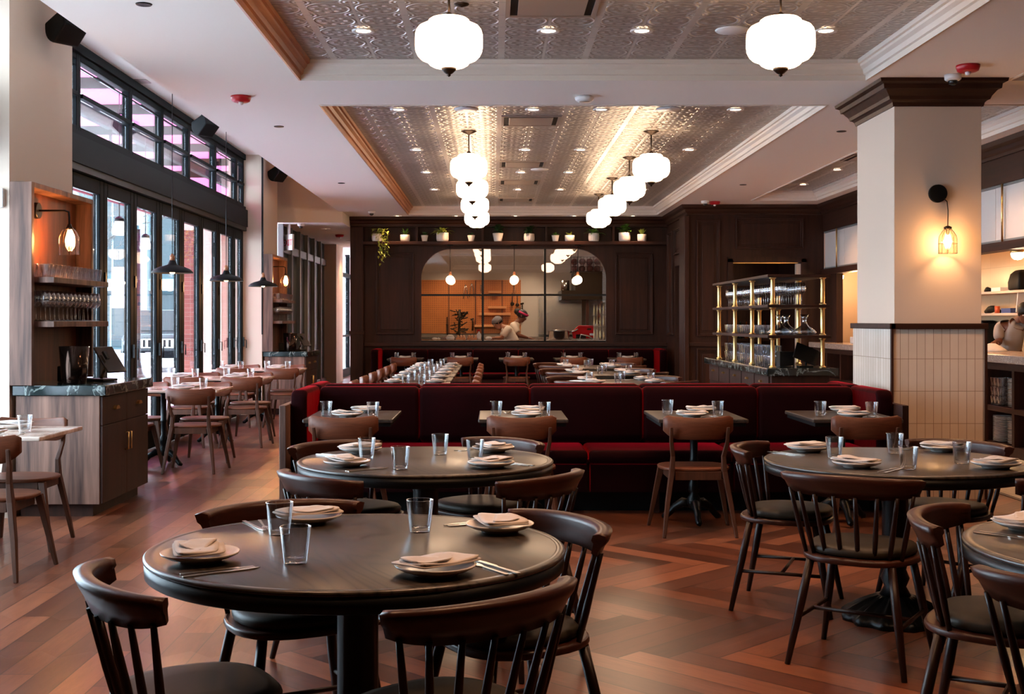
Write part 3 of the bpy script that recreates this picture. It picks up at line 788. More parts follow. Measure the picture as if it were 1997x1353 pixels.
# ---- the four front round tables
SEATS = {'a': 'near window-side seat', 'b': 'near bar-side seat', 'c': 'far bar-side seat', 'd': 'far window-side seat'}
def round_set(tn, tl, c, chairs, plates, glasses, labelc=None):
    place('round', (c[0],c[1],0), 0, tl, 'round tables')
    for s, x, y, f in chairs:
        for _ in range(60):       # keep the crest rail clear of the table edge
            cf, sf = math.cos(R(f)), math.sin(R(f)); q = [(x-cf*.105+e_*sf*.265-c[0], y-sf*.105-e_*cf*.265-c[1]) for e_ in (-1,1)]
            if min(math.hypot(*k_) for k_ in q) > .632: break
            L_ = math.hypot(x-c[0], y-c[1]); x += (x-c[0])/L_*.008; y += (y-c[1])/L_*.008
        place('spindle', (x,y,0), R(f)-math.pi/2, 'walnut spindle-back chair at the %s of %s' % (SEATS[s], tn), 'spindle chairs at the round tables')
    for s, x, y in plates:
        setting('at the %s of %s' % (SEATS[s], tn), x, y, math.atan2(c[1]-y, c[0]-x))
    for s, x, y in glasses:
        glass('%s of %s' % (s, tn), x, y)
T1n = 'the foremost table'
round_set(T1n, 'large round black ash table with ribbed edge, the foremost in the room', (-.395,3.56),
    [('a',-.76,3.07,30),('b',-.12,2.93,131),('c',.02,3.74,208),('d',-.64,3.98,-62)],
    [('a',-.80,3.33),('d',-.60,3.97),('c',.02,3.80),('b',-.15,3.16)],
    [('behind another glass, window side',-.655,3.74),('closest to the camera',-.535,3.30),('at the middle, booth side',-.228,3.79)])
T2n = 'the round table before the booth'
round_set(T2n, 'round black ash table standing just before the red booth', (-.32,5.78),
    [('a',-.59,5.07,42),('b',.07,5.06,142),('c',-.06,6.25,227),('d',-.69,6.10,-47)],
    [('a',-.66,5.50),('d',-.66,6.06),('c',.0,6.10),('b',-.01,5.46)],
    [('toward the windows',-.60,5.78),('closest to the camera',-.41,5.38),('on the booth side',-.26,5.97),('toward the bar',-.085,5.70)])
T3n = 'the table by the tiled column'
round_set(T3n, 'round black ash table standing beside the tiled column', (1.89,5.74),
    [('d',1.53,6.0,-22),('a',1.53,5.07,57),('c',2.27,6.16,222),('b',2.22,5.12,125)],
    [('d',1.58,6.12),('a',1.625,5.46),('c',2.26,6.14),('b',2.24,5.44)],
    [('toward the windows',1.63,5.83),('at the middle, booth side',1.98,6.02),('closest to the camera',1.83,5.38),('toward the bar',2.15,5.60)])
T4n = 'the cropped table'
round_set(T4n, 'round ash table cut off by the edge of the view', (2.0,3.53),
    [('d',1.62,3.88,-30),('a',1.55,3.06,48)],
    [('d',1.68,3.83)], [])
# ================================================================ red booth across the room
def cushion(mb, x0,x1,y0,y1,z0,z1, puff=.03, n=8):
    """a stuffed box: rounded-rectangle rings swelling between its two ends along x"""
    r = min(puff*1.6, (y1-y0)/2-.001, (z1-z0)/2-.001); rings = []
    L = x1-x0
    for k in range(n+1):
        u = k/n; x = x0+L*u
        e = min(u,1-u)*L; s = min(1, e/.05); sh = .018*(1-math.sqrt(max(0,1-(1-s)**2)))
        rr = r
        ring = []
        for cy_, cz_, a0 in ((y1-rr,z1-rr,0),(y0+rr,z1-rr,90),(y0+rr,z0+rr,180),(y1-rr,z0+rr,270)):
            for q in range(5):
                a = R(a0+22.5*q); ring.append((x, cy_+(rr-sh)*math.cos(a), cz_+(rr-sh)*math.sin(a)))
        rings.append(ring)
    # denser rings next to the ends
    mb.loft(rings)
    return mb
def cushion2(mb, x0,x1,y0,y1,z0,z1, puff=.03):
    r = min(puff*1.6, (y1-y0)/2-.001, (z1-z0)/2-.001); rings = []
    for e, sh in ((0,.03),(.004,.016),(.012,.007),(.03,.0),):
        rings.append((x0+e, sh))
    rings += [(x1-(a-x0), s) for a, s in reversed(rings)]
    out = []
    for x, sh in rings:
        ring = []
        for cy_, cz_, a0 in ((y1-r,z1-r,0),(y0+r,z1-r,90),(y0+r,z0+r,180),(y1-r,z0+r,270)):
            for q in range(6):
                a = R(a0+18*q); ring.append((x, cy_+(r-sh)*math.cos(a), cz_+(r-sh)*math.sin(a)))
        out.append(ring)
    return mb.loft(out)
b = thing('booth_bench', 'long back-to-back booth bench in deep red velvet crossing the middle of the room', 'bench', (0,0,0))
MB().box(-1.36,2.79,8.95,9.60,.15,.36).box(-1.36,2.79,9.60,9.66,.15,.87).box(-1.36,2.79,9.66,10.35,.15,.36).build('base', M['walnut_dark_x'], b)
MB().box(-1.36,2.79,9.05,9.12,0,.1495).box(-1.36,2.79,10.1,10.2,0,.1495).build('toe_kick', M['black_matte'], b)
for x in (-.9,.12,.40,.47,1.2,2.2): 
    MB().box(x-.02,x+.02,8.96,9.0,0,.149).build('leg', M['walnut_dark'], b)
for x0,x1 in ((-1.345,-.15),(-.145,.69),(.695,1.74),(1.745,2.785)):
    cushion2(MB(), x0,x1,8.86,9.50,.361,.462).build('seat_cushion', M['velvet'], b)
    MB().box(x0+.01,x1-.01,8.875,8.95,.16,.3605).build('seat_front', M['velvet'], b)
    cushion2(MB(), x0,x1,9.85,10.33,.361,.462).build('seat_cushion', M['velvet'], b)
for x0,x1 in ((-1.345,-.578),(-.572,.28),(.286,1.155),(1.161,2.045),(2.051,2.785)):
    cushion2(MB(), x0,x1,9.42,9.599,.463,.895,.045).build('back_cushion', M['velvet'], b)
    cushion2(MB(), x0,x1,9.661,9.84,.463,.905,.045).build('back_cushion', M['velvet'], b)
for xa, xb, xe0, xe1 in ((-1.48,-1.362,-1.53,-1.482),(2.80,2.92,2.922,2.97)):
    for y0, y1 in ((8.9,9.62),(9.66,10.3)):
        cushion2(MB(), xa,xb,y0,y1,.30,.90,.04).build('arm', M['velvet'], b)
    MB().box(xe0,xe1,8.72,10.4,.0,.80).box(xa,xb,8.9,10.3,.12,.299).build('end_panel', M['walnut_panel'] if xa < 0 else M['walnut_dark'], b, bevel=.005)
# four tables and chairs in front of it
ORD = ['first','second','third','fourth','fifth']
for i_, (tx, cx_, dy) in enumerate(((-.97,-.98,0),(.2,.185,0),(1.4,1.34,0),(2.43,2.44,0))):
    tn = 'the %s booth table from the windows' % ORD[i_]
    if i_ == 3: tn = 'the booth table next to the column'
    place('booth', (tx,8.52,0), 0, 'small rectangular black ash table at the booth, %s' % (['next to the windowed aisle','second from the windows','third from the windows','next to the tiled column'][i_]), 'booth tables')
    place('bistro', (cx_,8.17,0), 0, 'walnut bistro chair with curved back, pulled up to '+tn, 'bistro chairs at the booth')
    o1, o2 = ((-.02,.03),(.03,.03),(-.05,.06),(.02,.06))[i_]
    setting('on the chair side of '+tn, tx+o1, 8.30, math.pi/2)
    setting('on the bench side of '+tn, tx+o2+.03, 8.74, -math.pi/2)
    glass('near the window edge of '+tn, tx-.18, 8.40 if i_ != 2 else 8.55); glass('near the bar edge of '+tn, tx+.15, 8.32 if i_ != 2 else 8.42)
# ---- marble tables along the windows
MT = [('the marble table before the glassware station',-3.155,7.24),('the first marble table beyond the station',-3.2,11.85),('the second marble table beyond the station',-3.2,14.15),('the farthest marble table by the windows',-3.2,16.7)]
ML = ['cream marble table before the glassware station, cut off by the view','cream marble table by the folding doors, first beyond the glassware station','cream marble table by the folding doors, the middle of three','cream marble table by the far pier, farthest along the folding doors']
for i_, (tn, x, y) in enumerate(MT):
    place('marble', (x,y,0), 0, ML[i_], 'marble tables')
    for s_, nm in ((.33,'aisle side'),(-.31,'window side')):
        yn = y-.42 if i_ else y-.42
        place('bistro', (x+s_+(.03 if i_ == 0 and s_ > 0 else .08 if i_ else -.05),yn,0), 0, 'walnut bistro chair on the near %s of %s' % (nm, tn), 'bistro chairs at the marble tables')
        place('bistro', (x+s_-.02-(0 if i_ else .115),y+.40,0), math.pi, 'walnut bistro chair on the far %s of %s' % (nm, tn), 'bistro chairs at the marble tables')
        setting('at the near %s of %s' % (nm, tn), x+s_-.08, y-.22, math.pi/2, cut=i_ == 0 or s_ > 0)
        setting('at the far %s of %s' % (nm, tn), x+s_-.1, y+.2, -math.pi/2, cut=i_ == 0)
        glass('at the near %s of %s' % (nm, tn), x+s_+.07, y-.06); 
        glass('at the far %s of %s' % (nm, tn), x+s_-.24, y+.08)
# ---- long run of tables behind the booth
P['run'] = o = thing('square_table', '', 'table', HOME)
MB().box(-.36,.36,-.42,.42,.725,.75).build('tabletop', M['ash'], o, bevel=.006)
MB().box(-.34,.34,-.40,.40,.70,.7245).build('top_frame', M['black'], o); cast_foot(o)
RUN = ['first','second','third','fourth','fifth','sixth']
for k in range(6):
    y = 12.75+1.0*k; X0 = -.82
    tn = 'the %s table of the long row' % RUN[k]
    place('run', (X0,y,0), 0, 'dark square table in the long row behind the booth, %s from the booth' % RUN[k], 'square tables of the long row')
    for s_, nm in ((-1,'window'),(1,'bar')):
        place('bistro', (X0+s_*.42,y-.05,0), (-math.pi/2 if s_ < 0 else math.pi/2), 'walnut bistro chair on the %s side of %s' % (nm, tn), 'bistro chairs of the long row')
        setting('on the %s side of %s' % (nm, tn), X0+s_*.22, y+.05, (0 if s_ < 0 else math.pi), cut=s_ > 0 and k < 4)
        glass('on the %s side of %s' % (nm, tn), X0+s_*.08, y-.17+.05*s_)
# ---- three rear round tables under the globes
RL = ['nearest to the booth','in the middle','nearest to the kitchen window']
for k in range(3):
    c = (1.36, 13.1+2.15*k); tn = ('the rear table nearest the booth','the middle rear table','the farthest rear table')[k]
    place('round', (c[0],c[1],0), 0, 'round dark table behind the booth, %s%s' % (RL[k], ' of three' if k == 1 else ''), 'rear round tables')
    for q, (a, nm) in enumerate(((225,'near window-side seat'),(315,'near bar-side seat'),(45,'far bar-side seat'),(135,'far window-side seat'))):
        a = R(a+4); ca, sa = math.cos(a), math.sin(a)
        place('spindle', (c[0]+.62*ca,c[1]+.62*sa,0), a+math.pi-math.pi/2, 'walnut spindle-back chair at the %s of %s' % (nm, tn), 'spindle chairs at the rear round tables')
        setting('at the %s of %s' % (nm, tn), c[0]+.44*ca, c[1]+.44*sa, a+math.pi, cut=k == 0)
        a2 = a+.55; glass('at the %s of %s' % (nm, tn), c[0]+.33*math.cos(a2), c[1]+.33*math.sin(a2))
# ---- far booth below the kitchen window
b = thing('wall_booth', 'long red velvet booth bench along the wall below the kitchen window', 'bench', (0,0,0))
MB().box(-2.02,2.93,21.62,22.42,.0,.36).build('base', M['walnut_dark_x'], b)
for k in range(6):
    x0 = -2.02+.825*k
    cushion2(MB(), x0+.003,x0+.822,21.56,22.24,.361,.462).build('seat_cushion', M['velvet'], b)
    cushion2(MB(), x0+.003,x0+.822,22.241,22.42,.463,.885,.04).build('back_cushion', M['velvet'], b)
for xa in (-2.16,2.935): cushion2(MB(), xa,xa+.13,21.5,22.42,.05,.90,.04).build('arm', M['velvet'], b)
for k in range(5):
    x = -1.53+.965*k
    tn = 'the %s wall booth table from the windows' % ORD[k]
    place('booth', (x,21.35,0), 0, 'small dark table at the wall booth, %s from the windows' % ORD[k], 'wall booth tables')
    place('bistro', (x,20.98,0), 0, 'walnut bistro chair drawn up to '+tn, 'bistro chairs at the wall booth')
    setting('on '+tn, x, 21.15, math.pi/2, cut=False)
    glass('toward the windows on '+tn, x-.15, 21.18); glass('toward the bar on '+tn, x+.15, 21.18)

# ================================================================ glassware stations
def station(y, where, near, g):
    s = thing('server_cabinet', 'walnut server cabinet with a black marble top, '+where, 'cabinet', (0,y,0))
    MB().box(-3.42,-2.82,.02,1.18,.09,.868).build('body', M['walnut_panel'], s, bevel=.003)
    MB().box(-3.40,-2.88,.06,1.16,.0,.0895).build('toe_kick', M['walnut_dark'], s)
    MB().box(-3.44,-2.77,0,1.22,.8685,.943).build('countertop', M['marble_black'], s, bevel=.006)
    for a, b_ in ((.03,.60),(.605,1.175)):
        d_ = MB().box(-2.8195,-2.80,a,b_,.655,.86).build('drawer', M['walnut_dark'], s, bevel=.002)
        m_ = (a+b_)/2
        pr_ = []
        for k in range(9):
            q = math.pi*k/8; pr_.append((m_-.045*math.cos(q), .755+.028*math.sin(q)))
        MB().prism(pr_, -2.7995, -2.775, 'x').build('cup_pull', M['brass'], d_)
        e = MB().box(-2.8195,-2.80,a,b_,.095,.65).build('door', M['walnut_dark'], s, bevel=.002)
        yy_ = b_-.035 if a < .3 else a+.035
        MB().tube([(-2.7995,yy_,.43),(-2.775,yy_,.43),(-2.775,yy_,.56),(-2.7995,yy_,.56)], .006, 8).build('handle', M['brass'], e)
    # wall niche above
    n_ = thing('wall_niche', 'tall boxed walnut niche on the pier, '+where, 'niche', (0,y,0))
    MB().box(-3.449,-3.43,.03,1.31,.9435,2.36).build('back_panel', M['walnut_niche'], n_)
    MB().box(-3.449,-3.29,-.02,.029,.9435,2.40).build('side_panel', M['walnut_panel'], n_, bevel=.003)
    MB().box(-3.449,-3.30,1.311,1.35,.9435,2.40).build('side_panel', M['walnut_panel'], n_, bevel=.003)
    MB().box(-3.449,-3.29,.03,1.31,2.361,2.40).build('top_panel', M['walnut_panel'], n_, bevel=.003)
    for z in (1.36,1.68):
        f_ = tag(MB().box(-3.428,-3.16,.06,1.30,z,z+.042).build('wall_shelf', M['walnut_panel'], None, (0,y,0), bevel=.003), 'walnut floating shelf, %s of two, %s' % ('upper' if z > 1.5 else 'lower', where), 'shelf')
    for r_ in range(2):
        for k in range(13):
            place('shelf_tumbler', (-3.34+.105*r_, y+.12+.092*k, 1.723), 0, 'short clear tumbler on the upper shelf, '+where, 'tumblers on the upper shelf, '+where)
            place('wine_glass', (-3.345+.105*r_, y+.11+.092*k, 1.403), 0, 'stemmed wine glass on the lower shelf, '+where, 'wine glasses on the lower shelf, '+where)
    # canister, tablet till
    v_ = MB().lathe([(0,0),(.085,0),(.088,.01),(.108,.275),(.104,.275),(.084,.012),(0,.012)][::-1], 32, caps=False).build('metal_canister', M['canister'], None, (-3.07,y+.22,.944))
    tag(v_, 'tall glossy black and copper canister on the counter, '+where, 'canister')
    p_ = thing('tablet_till', 'tablet till tilted on a black stand, '+where, 'till', (-3.0,y+.62,.944), R(-25))
    MB().box(-.09,.09,-.08,.08,0,.02).build('base', M['black'], p_, bevel=.005)
    MB().tube([(0,0,.02),(.03,0,.08),(.06,0,.13)], .012, 8).build('stand_arm', M['steel'], p_)
    o_ = MB().obox((.085,0,.165),(.015,.2,.24),0,0,R(-38)).build('screen', M['screen'], p_, bevel=.004)
    MB().obox((.10,-.06,.20),(.02,.03,.07),0,0,R(-38)).build('card_reader', M['black'], p_)
    b_ = tag(MB().box(-.06,.06,-.07,.07,0,.12).build('receipt_printer', M['black'], None, (-3.23,y+.55,.944), bevel=.01), 'black receipt printer beside the tablet till, '+where, 'printer')
    # caged glass wall lamp
    l = thing('wall_sconce', 'black arm sconce with a lit ribbed glass shade in the niche, '+where, 'wall lamp', (-3.43,y+.42,2.23))
    MB().tube([(.001,0,0),(.03,0,0)], [.062,.06], 20).build('wall_plate', M['black'], l)
    MB().tube([(.03,0,.0),(.22,0,.0),(.25,0,-.01),(.255,0,-.05),(.255,0,-.12)], .008, 8).build('arm', M['black'], l)
    MB().lathe([(.012,-.10),(.02,-.12),(.03,-.14)], 12, (.255,0,0)).build('socket', M['bronze'], l)
    MB().lathe([(.03,-.13),(.055,-.16),(.072,-.20),(.075,-.33),(.073,-.33),(.07,-.20),(.053,-.163),(.03,-.134)], 20, (.255,0,0), caps=False).build('glass_shade', M['lamp_glass'], l)
    cg = MB()
    for k in range(10):
        a = 2*math.pi*k/10; ca, sa = math.cos(a), math.sin(a)
        cg.tube([(.255+r_*ca, r_*sa, z) for r_, z in ((.03,-.128),(.057,-.158),(.076,-.20),(.078,-.334))], .0016, 4)
    cg.build('cage', M['bronze'], l)
    MB().sphere((.255,0,-.225), .03, 14, (1,1,1.3)).build('bulb', M['bulb'], l)
    POINTS.append(((-3.20,y+.42,2.0), 34, (255,170,100), .03))
M['canister'] = flat('black_copper_canister', (46,32,26), .12, .9)
station(8.72, 'at the near pier', True, 0)
station(18.22, 'at the far pier', False, 0)

# ================================================================ brass back-bar rack
BX0, BX1, BY0, BY1 = 2.68, 3.30, 11.85, 15.3
s = thing('bar_station', 'dark bar cabinet with a black marble top below the brass rack', 'cabinet', (0,0,0))
MB().box(BX0+.03,BX1-.03,BY0+.03,BY1-.03,.09,.868).build('body', M['walnut_dark'], s)
MB().box(BX0+.08,BX1-.08,BY0+.08,BY1-.08,0,.0895).build('toe_kick', M['black_matte'], s)
MB().box(BX0-.03,BX1+.05,BY0-.03,BY1+.05,.8685,.945).build('countertop', M['marble_black'], s, bevel=.008)
for k in range(5):
    y = BY0+.1+k*.66
    d_ = MB().box(BX0+.012,BX0+.0295,y,y+.62,.68,.86).build('drawer', M['walnut_dark'], s, bevel=.002)
    MB().prism([(y+.31-.04*math.cos(math.pi*q/8), .79+.022*math.sin(math.pi*q/8)) for q in range(9)], BX0-.01, BX0+.0115, 'x').build('cup_pull', M['brass'], d_)
r = thing('brass_rack', 'three-tier brass and walnut glass rack standing on the bar cabinet', 'rack', (0,0,0))
PX = (2.745, 3.235); PY = (11.99,12.94,13.86,14.83)
ZS = (.946, 1.235, 1.535, 1.83)
for z in ZS[1:]:
    MB().box(PX[0]-.065,PX[1]+.065,PY[0]-.07,PY[3]+.09,z,z+.028).build('shelf', M['walnut_dark_y'], r, bevel=.003)
for x in PX:
    for y in PY:
        p_ = MB()
        for a, b_ in ((ZS[0],ZS[1]),(ZS[1]+.028,ZS[2]),(ZS[2]+.028,ZS[3])):
            p_.lathe([(.034,a+.0005),(.034,a+.008),(.024,a+.014),(.021,a+.022),(.021,b_-.022),(.024,b_-.014),(.034,b_-.008),(.034,b_-.0005)], 16, (x,y,0))
        p_.build('post', M['brass'], r)
nn = 0
for j in range(2):
    for k in range(27):
        y = 12.08+.105*k; x = 2.86+.19*j
        if min(abs(y-q) for q in PY) < .07 and j in (0,): pass
        place('wine_glass', (x,y,ZS[2]+.0285), 0, 'stemmed wine glass on the upper tier of the brass rack', 'wine glasses on the brass rack')
for j in range(3):
    for k in range(17):
        y = 13.1+.1*k; place('shelf_tumbler', (2.83+.1*j,y,ZS[1]+.0285), 0, 'clear tumbler on the middle tier of the brass rack', 'tumblers on the middle tier')
for j in range(3):
    for k in range(22):
        y = 12.6+.1*k; x = 2.83+.1*j
        place('shelf_tumbler', (x,y,ZS[0]+.0005), 0, 'clear tumbler stacked on the marble under the brass rack', 'tumblers stacked on the bar marble')
        if 3 < k: place('shelf_tumbler', (x,y,ZS[0]+.0975), 0, 'clear tumbler stacked on the marble under the brass rack', 'tumblers stacked on the bar marble')
dec = MB().lathe([(0,0),(.075,0),(.115,.018),(.118,.03),(.09,.055),(.035,.095),(.02,.13),(.022,.16),(.042,.205),(.040,.205),(.019,.16),(.017,.13),(.032,.095),(.085,.056),(.11,.03),(.07,.006),(0,.005)], 28, caps=False).build('wine_decanter', M['wineglass'])
tag(dec, 'wide glass wine decanter on the brass rack, nearest the column', 'decanter', 'decanters on the brass rack'); dec.location = (3.09,12.12,ZS[1]+.0285)
for (x,y,l_) in ((2.86,12.2,'wide glass wine decanter on the brass rack, behind the corner post'),(3.0,12.5,'wide glass wine decanter on the brass rack, behind the front pair')):
    dup(dec, (x,y,ZS[1]+.0285), 0, l_)
tag(MB().box(-.07,.07,-.08,.08,0,.15).box(-.04,.04,-.082,-.0805,.10,.12).build('receipt_printer', M['black'], None, (2.94,12.3,.9455), bevel=.01), 'black receipt printer on the marble under the brass rack', 'printer')
p_ = thing('tablet_till', 'black tablet till seen from behind, on the bar marble under the brass rack', 'till', (3.1,12.1,.9455))
MB().box(-.08,.06,-.06,.06,0,.015).build('base', M['black'], p_, bevel=.004)
MB().tube([(0,0,.015),(.0,-.01,.1)], .012, 8).build('stand_arm', M['black'], p_)
MB().obox((.0,-.01,.13),(.24,.018,.17),0,R(-25),R(22)).build('screen', M['black'], p_, bevel=.004)
tag(MB().tube([(2.80,12.03,.954),(2.84,12.0,.954),(2.9,12.04,.954),(2.96,12.12,.954),(2.99,12.2,.954)], .006, 6).build('power_cord', M['black']), 'black power cord curling on the bar marble', 'cord')

# ================================================================ kitchen pass on the right
c_ = thing('pass_counter', 'kitchen pass counter with speckled stone top and open plate cubbies', 'counter', (0,0,0))
MB().box(5.14,5.94,11.4,19.9,.975,1.06).build('countertop', M['granite'], c_, bevel=.01)
fr = MB().box(5.2,5.25,11.45,19.85,.90,.974).box(5.2,5.90,11.45,19.85,0,.14)
fr.build('frame', M['walnut_dark_y'], c_)
for z in (.47,): MB().box(5.2,5.90,11.45,19.85,z,z+.05).build('shelf', M['walnut_dark_y'], c_)
y = 11.45
while y < 19.86:
    MB().box(5.2,5.90,y-.03,y+.03,.1405,.4695).box(5.2,5.90,y-.03,y+.03,.5205,.9).build('divider', M['walnut_dark'], c_); y += .76
MB().box(5.90,5.94,11.45,19.85,0,.974).build('back_panel', M['walnut_dark_y'], c_)
sp = MB().lathe([(0,0),(.06,0),(.085,.006),(.1,.012),(.102,.0145),(.098,.0145),(.06,.006),(0,.005)], 28, caps=False)
sp = sp.build('stacked_plate', M['ceramic']); sp['category'] = 'plate'; P['stacked_plate'] = sp
for yb, xo, z0, nn_, l_ in ((12.46,5.36,.5215,19,'upper cubby nearest the column'),(12.38,5.60,.5215,18,'upper cubby, inner stack'),(12.46,5.36,.1415,18,'lower cubby nearest the column'),(12.78,5.34,.1415,18,'lower cubby beside the column'),(12.78,5.58,.1415,18,'lower cubby, inner stack beside the column')):
    for k in range(nn_):
        place('stacked_plate', (xo,yb,z0+.0152*k), 0, 'white plate in the tall stack in the %s' % l_, 'plate stack in the %s' % l_)
for j in range(2):
    for k in range(3):
        for q in range(3): place('shelf_tumbler', (5.28+.09*j,12.68+.09*k,.5215+.096*q), 0, 'clear tumbler stacked in the cubby beside the tiled column', 'tumblers in the pass cubby')
ks = tag(MB().box(6.3,6.599,11.0,18.0,1.745,1.775).build('wall_shelf', M['paint']), 'upper white shelf on the tiled kitchen wall', 'shelf')
tag(MB().box(6.3,6.599,11.0,18.0,1.47,1.50).build('wall_shelf', M['paint']), 'lower white shelf on the tiled kitchen wall', 'shelf')
tag(MB().loft([[(a,b_,z) for a,b_ in ((-.12*s_,-.16*s_),(.12*s_,-.16*s_),(.12*s_,.16*s_),(-.12*s_,.16*s_))] for z,s_ in ((0,1),(.1,1.02),(.2,.85),(.25,.5))]).build('duffel_bag', M['black_matte'], None, (6.44,14.85,1.7755), bevel=.03, seg=3), 'black soft bag on the upper kitchen shelf', 'bag')
tag(MB().box(-.08,.08,-.14,.14,0,.05).build('white_box', M['white_plastic'], None, (6.44,15.45,1.7755)), 'flat white box on the upper kitchen shelf', 'box')
tag(MB().tube([(0,-.15,.02),(0,0,.035),(.02,.12,.02)], [.02,.035,.02], 8).build('oven_glove', M['black_matte'], None, (6.42,15.85,1.776)), 'black cloth heaped on the upper kitchen shelf', 'cloth')
tag(MB().tube([(0,-.25,.02),(0,-.05,.06),(.02,.1,.05),(0,.22,.02)], [.02,.04,.05,.02], 8).build('dark_cloth', M['black_matte'], None, (6.44,15.75,1.501)), 'dark cloth bundle on the lower kitchen shelf', 'cloth')
tag(MB().lathe([(.03,0),(.032,.09),(.0,.09)], 14).build('orange_jar', flat('orange_jar', (196,84,50), .4), None, (6.38,15.45,1.5005)), 'small orange jar on the lower kitchen shelf', 'jar')
tag(MB().box(-.06,.06,-.14,.14,0,.06).build('blue_packet', flat('blue_packet', (60,80,140), .4), None, (6.40,15.1,1.5005)), 'blue packets lying on the lower kitchen shelf', 'packet')
tag(MB().obox((0,0,.13),(.2,.02,.25),0,R(12)).build('white_board', M['white_plastic'], None, (6.45,14.8,1.501)), 'white board leaning on the lower kitchen shelf', 'board')
tag(MB().lathe([(.045,0),(.045,.1),(.03,.12),(0,.12)], 14).build('spice_jar', flat('tan_jar', (190,130,80), .4), None, (6.40,14.55,1.5005)), 'tan jar at the end of the lower kitchen shelf', 'jar')
d_ = thing('towel_dispenser', 'glossy black paper towel dispenser on the tiled kitchen wall', 'dispenser', (6.6,16.15,1.08))
MB().box(-.22,-.001,-.19,.19,0,.33).build('body', M['black'], d_, bevel=.04, seg=3)
MB().box(-.225,-.221,-.1,.1,.02,.1).build('front_window', M['screen'], d_)
tag(MB().loft([[(.16*s_*math.cos(a),.22*s_*math.sin(a),z) for a in [2*math.pi*k/14+.1*z for k in range(14)]] for z,s_ in ((0,1),(.03,.8),(.06,.55),(.09,.2))]).build('crumpled_towel', M['linen'], None, (5.6,13.7,1.061)), 'crumpled cream cloth on the kitchen pass', 'cloth')
tag(MB().box(-.18,.18,-.45,.45,0,.10).build('white_tray', M['ceramic'], None, (5.6,18.1,1.061), bevel=.01), 'long white tray on the kitchen pass behind the brass rack', 'tray')
tag(MB().tube([(0,0,.008),(.05,.1,.05),(.02,.22,.04),(0,.3,.01)], .012, 6).build('kitchen_tongs', M['black'], None, (5.5,17.1,1.061)), 'black tongs resting on the kitchen pass', 'tongs')
bk = MB().lathe([(0,.0),(.12,0),(.15,.2),(.155,.3),(.14,.3),(.135,.2),(.1,.02),(0,.02)], 20, caps=False).build('wicker_basket', flat('wicker', (128,84,50), .7), None, (5.45,17.9,.5215)); tag(bk, 'wicker basket in the pass counter cubby behind the rack', 'basket')
# ================================================================ lamps
def opal_pendant():
    t = thing('globe_pendant', '', 'pendant lamp', (0,0,0))     # origin at the canopy on the ceiling, z down
    prof = [(r_, -.245-h_) for h_, r_ in ((0,.03),(.001,.08),(.006,.105),(.016,.119),(.030,.124),(.038,.124),(.040,.130),(.044,.155),(.055,.177),(.075,.192),(.10,.199),(.13,.2),(.17,.2),(.20,.196),(.225,.184),(.245,.165),(.256,.14),(.262,.126),(.266,.123),(.278,.114),(.289,.095),(.297,.065),(.30,.03))]
    MB().lathe(prof, 48).build('glass_shade', M['globe'], t)
    MB().lathe([(.0,-.045),(.012,-.04),(.02,-.03),(.05,-.022),(.075,-.008),(.085,0),(0,0)], 24, caps=False).build('ceiling_rose', M['bronze'], t)
    MB().tube([(0,0,-.04),(0,0,-.235)], .0075, 10).build('rod', M['bronze'], t)
    MB().lathe([(.010,-.215),(.022,-.225),(.022,-.235),(.034,-.2445)], 20).build('cap', M['bronze'], t)
    MB().lathe([(.046,-.5445),(.042,-.556),(.022,-.574),(.010,-.58),(.012,-.588),(0,-.596)], 20).build('finial', M['bronze'], t)
    return t
P['pendant'] = opal_pendant()
nm = ['nearest the camera','first past the beam','second past the beam','third past the beam','farthest, by the kitchen window']
for x, side in ((-.262,'window-side row'),(1.695,'bar-side row')):
    for y, l_ in zip((7.2,13.1,15.2,17.4,19.6), nm):
        place('pendant', (x,y,3.439), 0, 'opal glass globe pendant, %s, %s' % (side, l_), 'opal globe pendants')
def dome():
    t = thing('dome_pendant', '', 'pendant lamp', (0,0,0))       # origin at the rim centre
    MB().lathe([(.20,0),(.198,.012),(.17,.04),(.12,.062),(.07,.075),(.045,.085),(.035,.11),(.028,.125),(.0,.128),(0,.122),(.024,.12),(.03,.105),(.04,.08),(.07,.068),(.12,.055),(.165,.034),(.192,.01),(.197,0)], 40, caps=False).build('shade', M['black_matte'], t)
    MB().lathe([(.024,.126),(.024,.17),(.014,.175),(.012,.19),(0,.19)], 16).build('socket', M['wood_socket'], t)
    MB().tube([(0,0,.19),(0,0,2.01)], .004, 6).build('cord', M['black'], t)
    MB().sphere((0,0,.022), .03, 12).build('bulb', M['bulb_soft'], t)
    return t
M['wood_socket'] = flat('copper_wood_socket', (150,96,62), .4)
P['dome'] = dome()
for y, l_ in ((11.9,'over the first marble table past the station'),(14.3,'over the second marble table past the station'),(16.6,'over the farthest marble table')):
    place('dome', (-3.13,y,1.868), 0, 'wide black dome pendant on a long cord '+l_, 'black dome pendants')
    POINTS.append(((-3.13,y,1.84), 12, (255,190,130), .03))
def bulbp():
    t = thing('bulb_pendant', '', 'pendant lamp', (0,0,0))
    MB().lathe([(.06,0),(.06,-.02),(0,-.02)], 20).build('ceiling_rose', M['black'], t)
    MB().tube([(0,0,-.02),(0,0,-.50)], .005, 6).build('cord', M['black'], t)
    MB().lathe([(.014,-.49),(.024,-.51),(.026,-.565),(0,-.566)], 14).build('socket', M['wood_socket'], t)
    MB().sphere((0,0,-.64), .078, 18).build('globe_bulb', M['bulb_soft'], t)
    return t
P['bulbp'] = bulbp()
for px, l_ in ((878,'window-side pane'),(1003,'middle pane'),(1127,'bar-side pane')):
    place('bulbp', (fx(px,22.27),22.27,2.789), 0, 'small round white bulb pendant before the %s of the kitchen window' % l_, 'bulb pendants at the kitchen window')
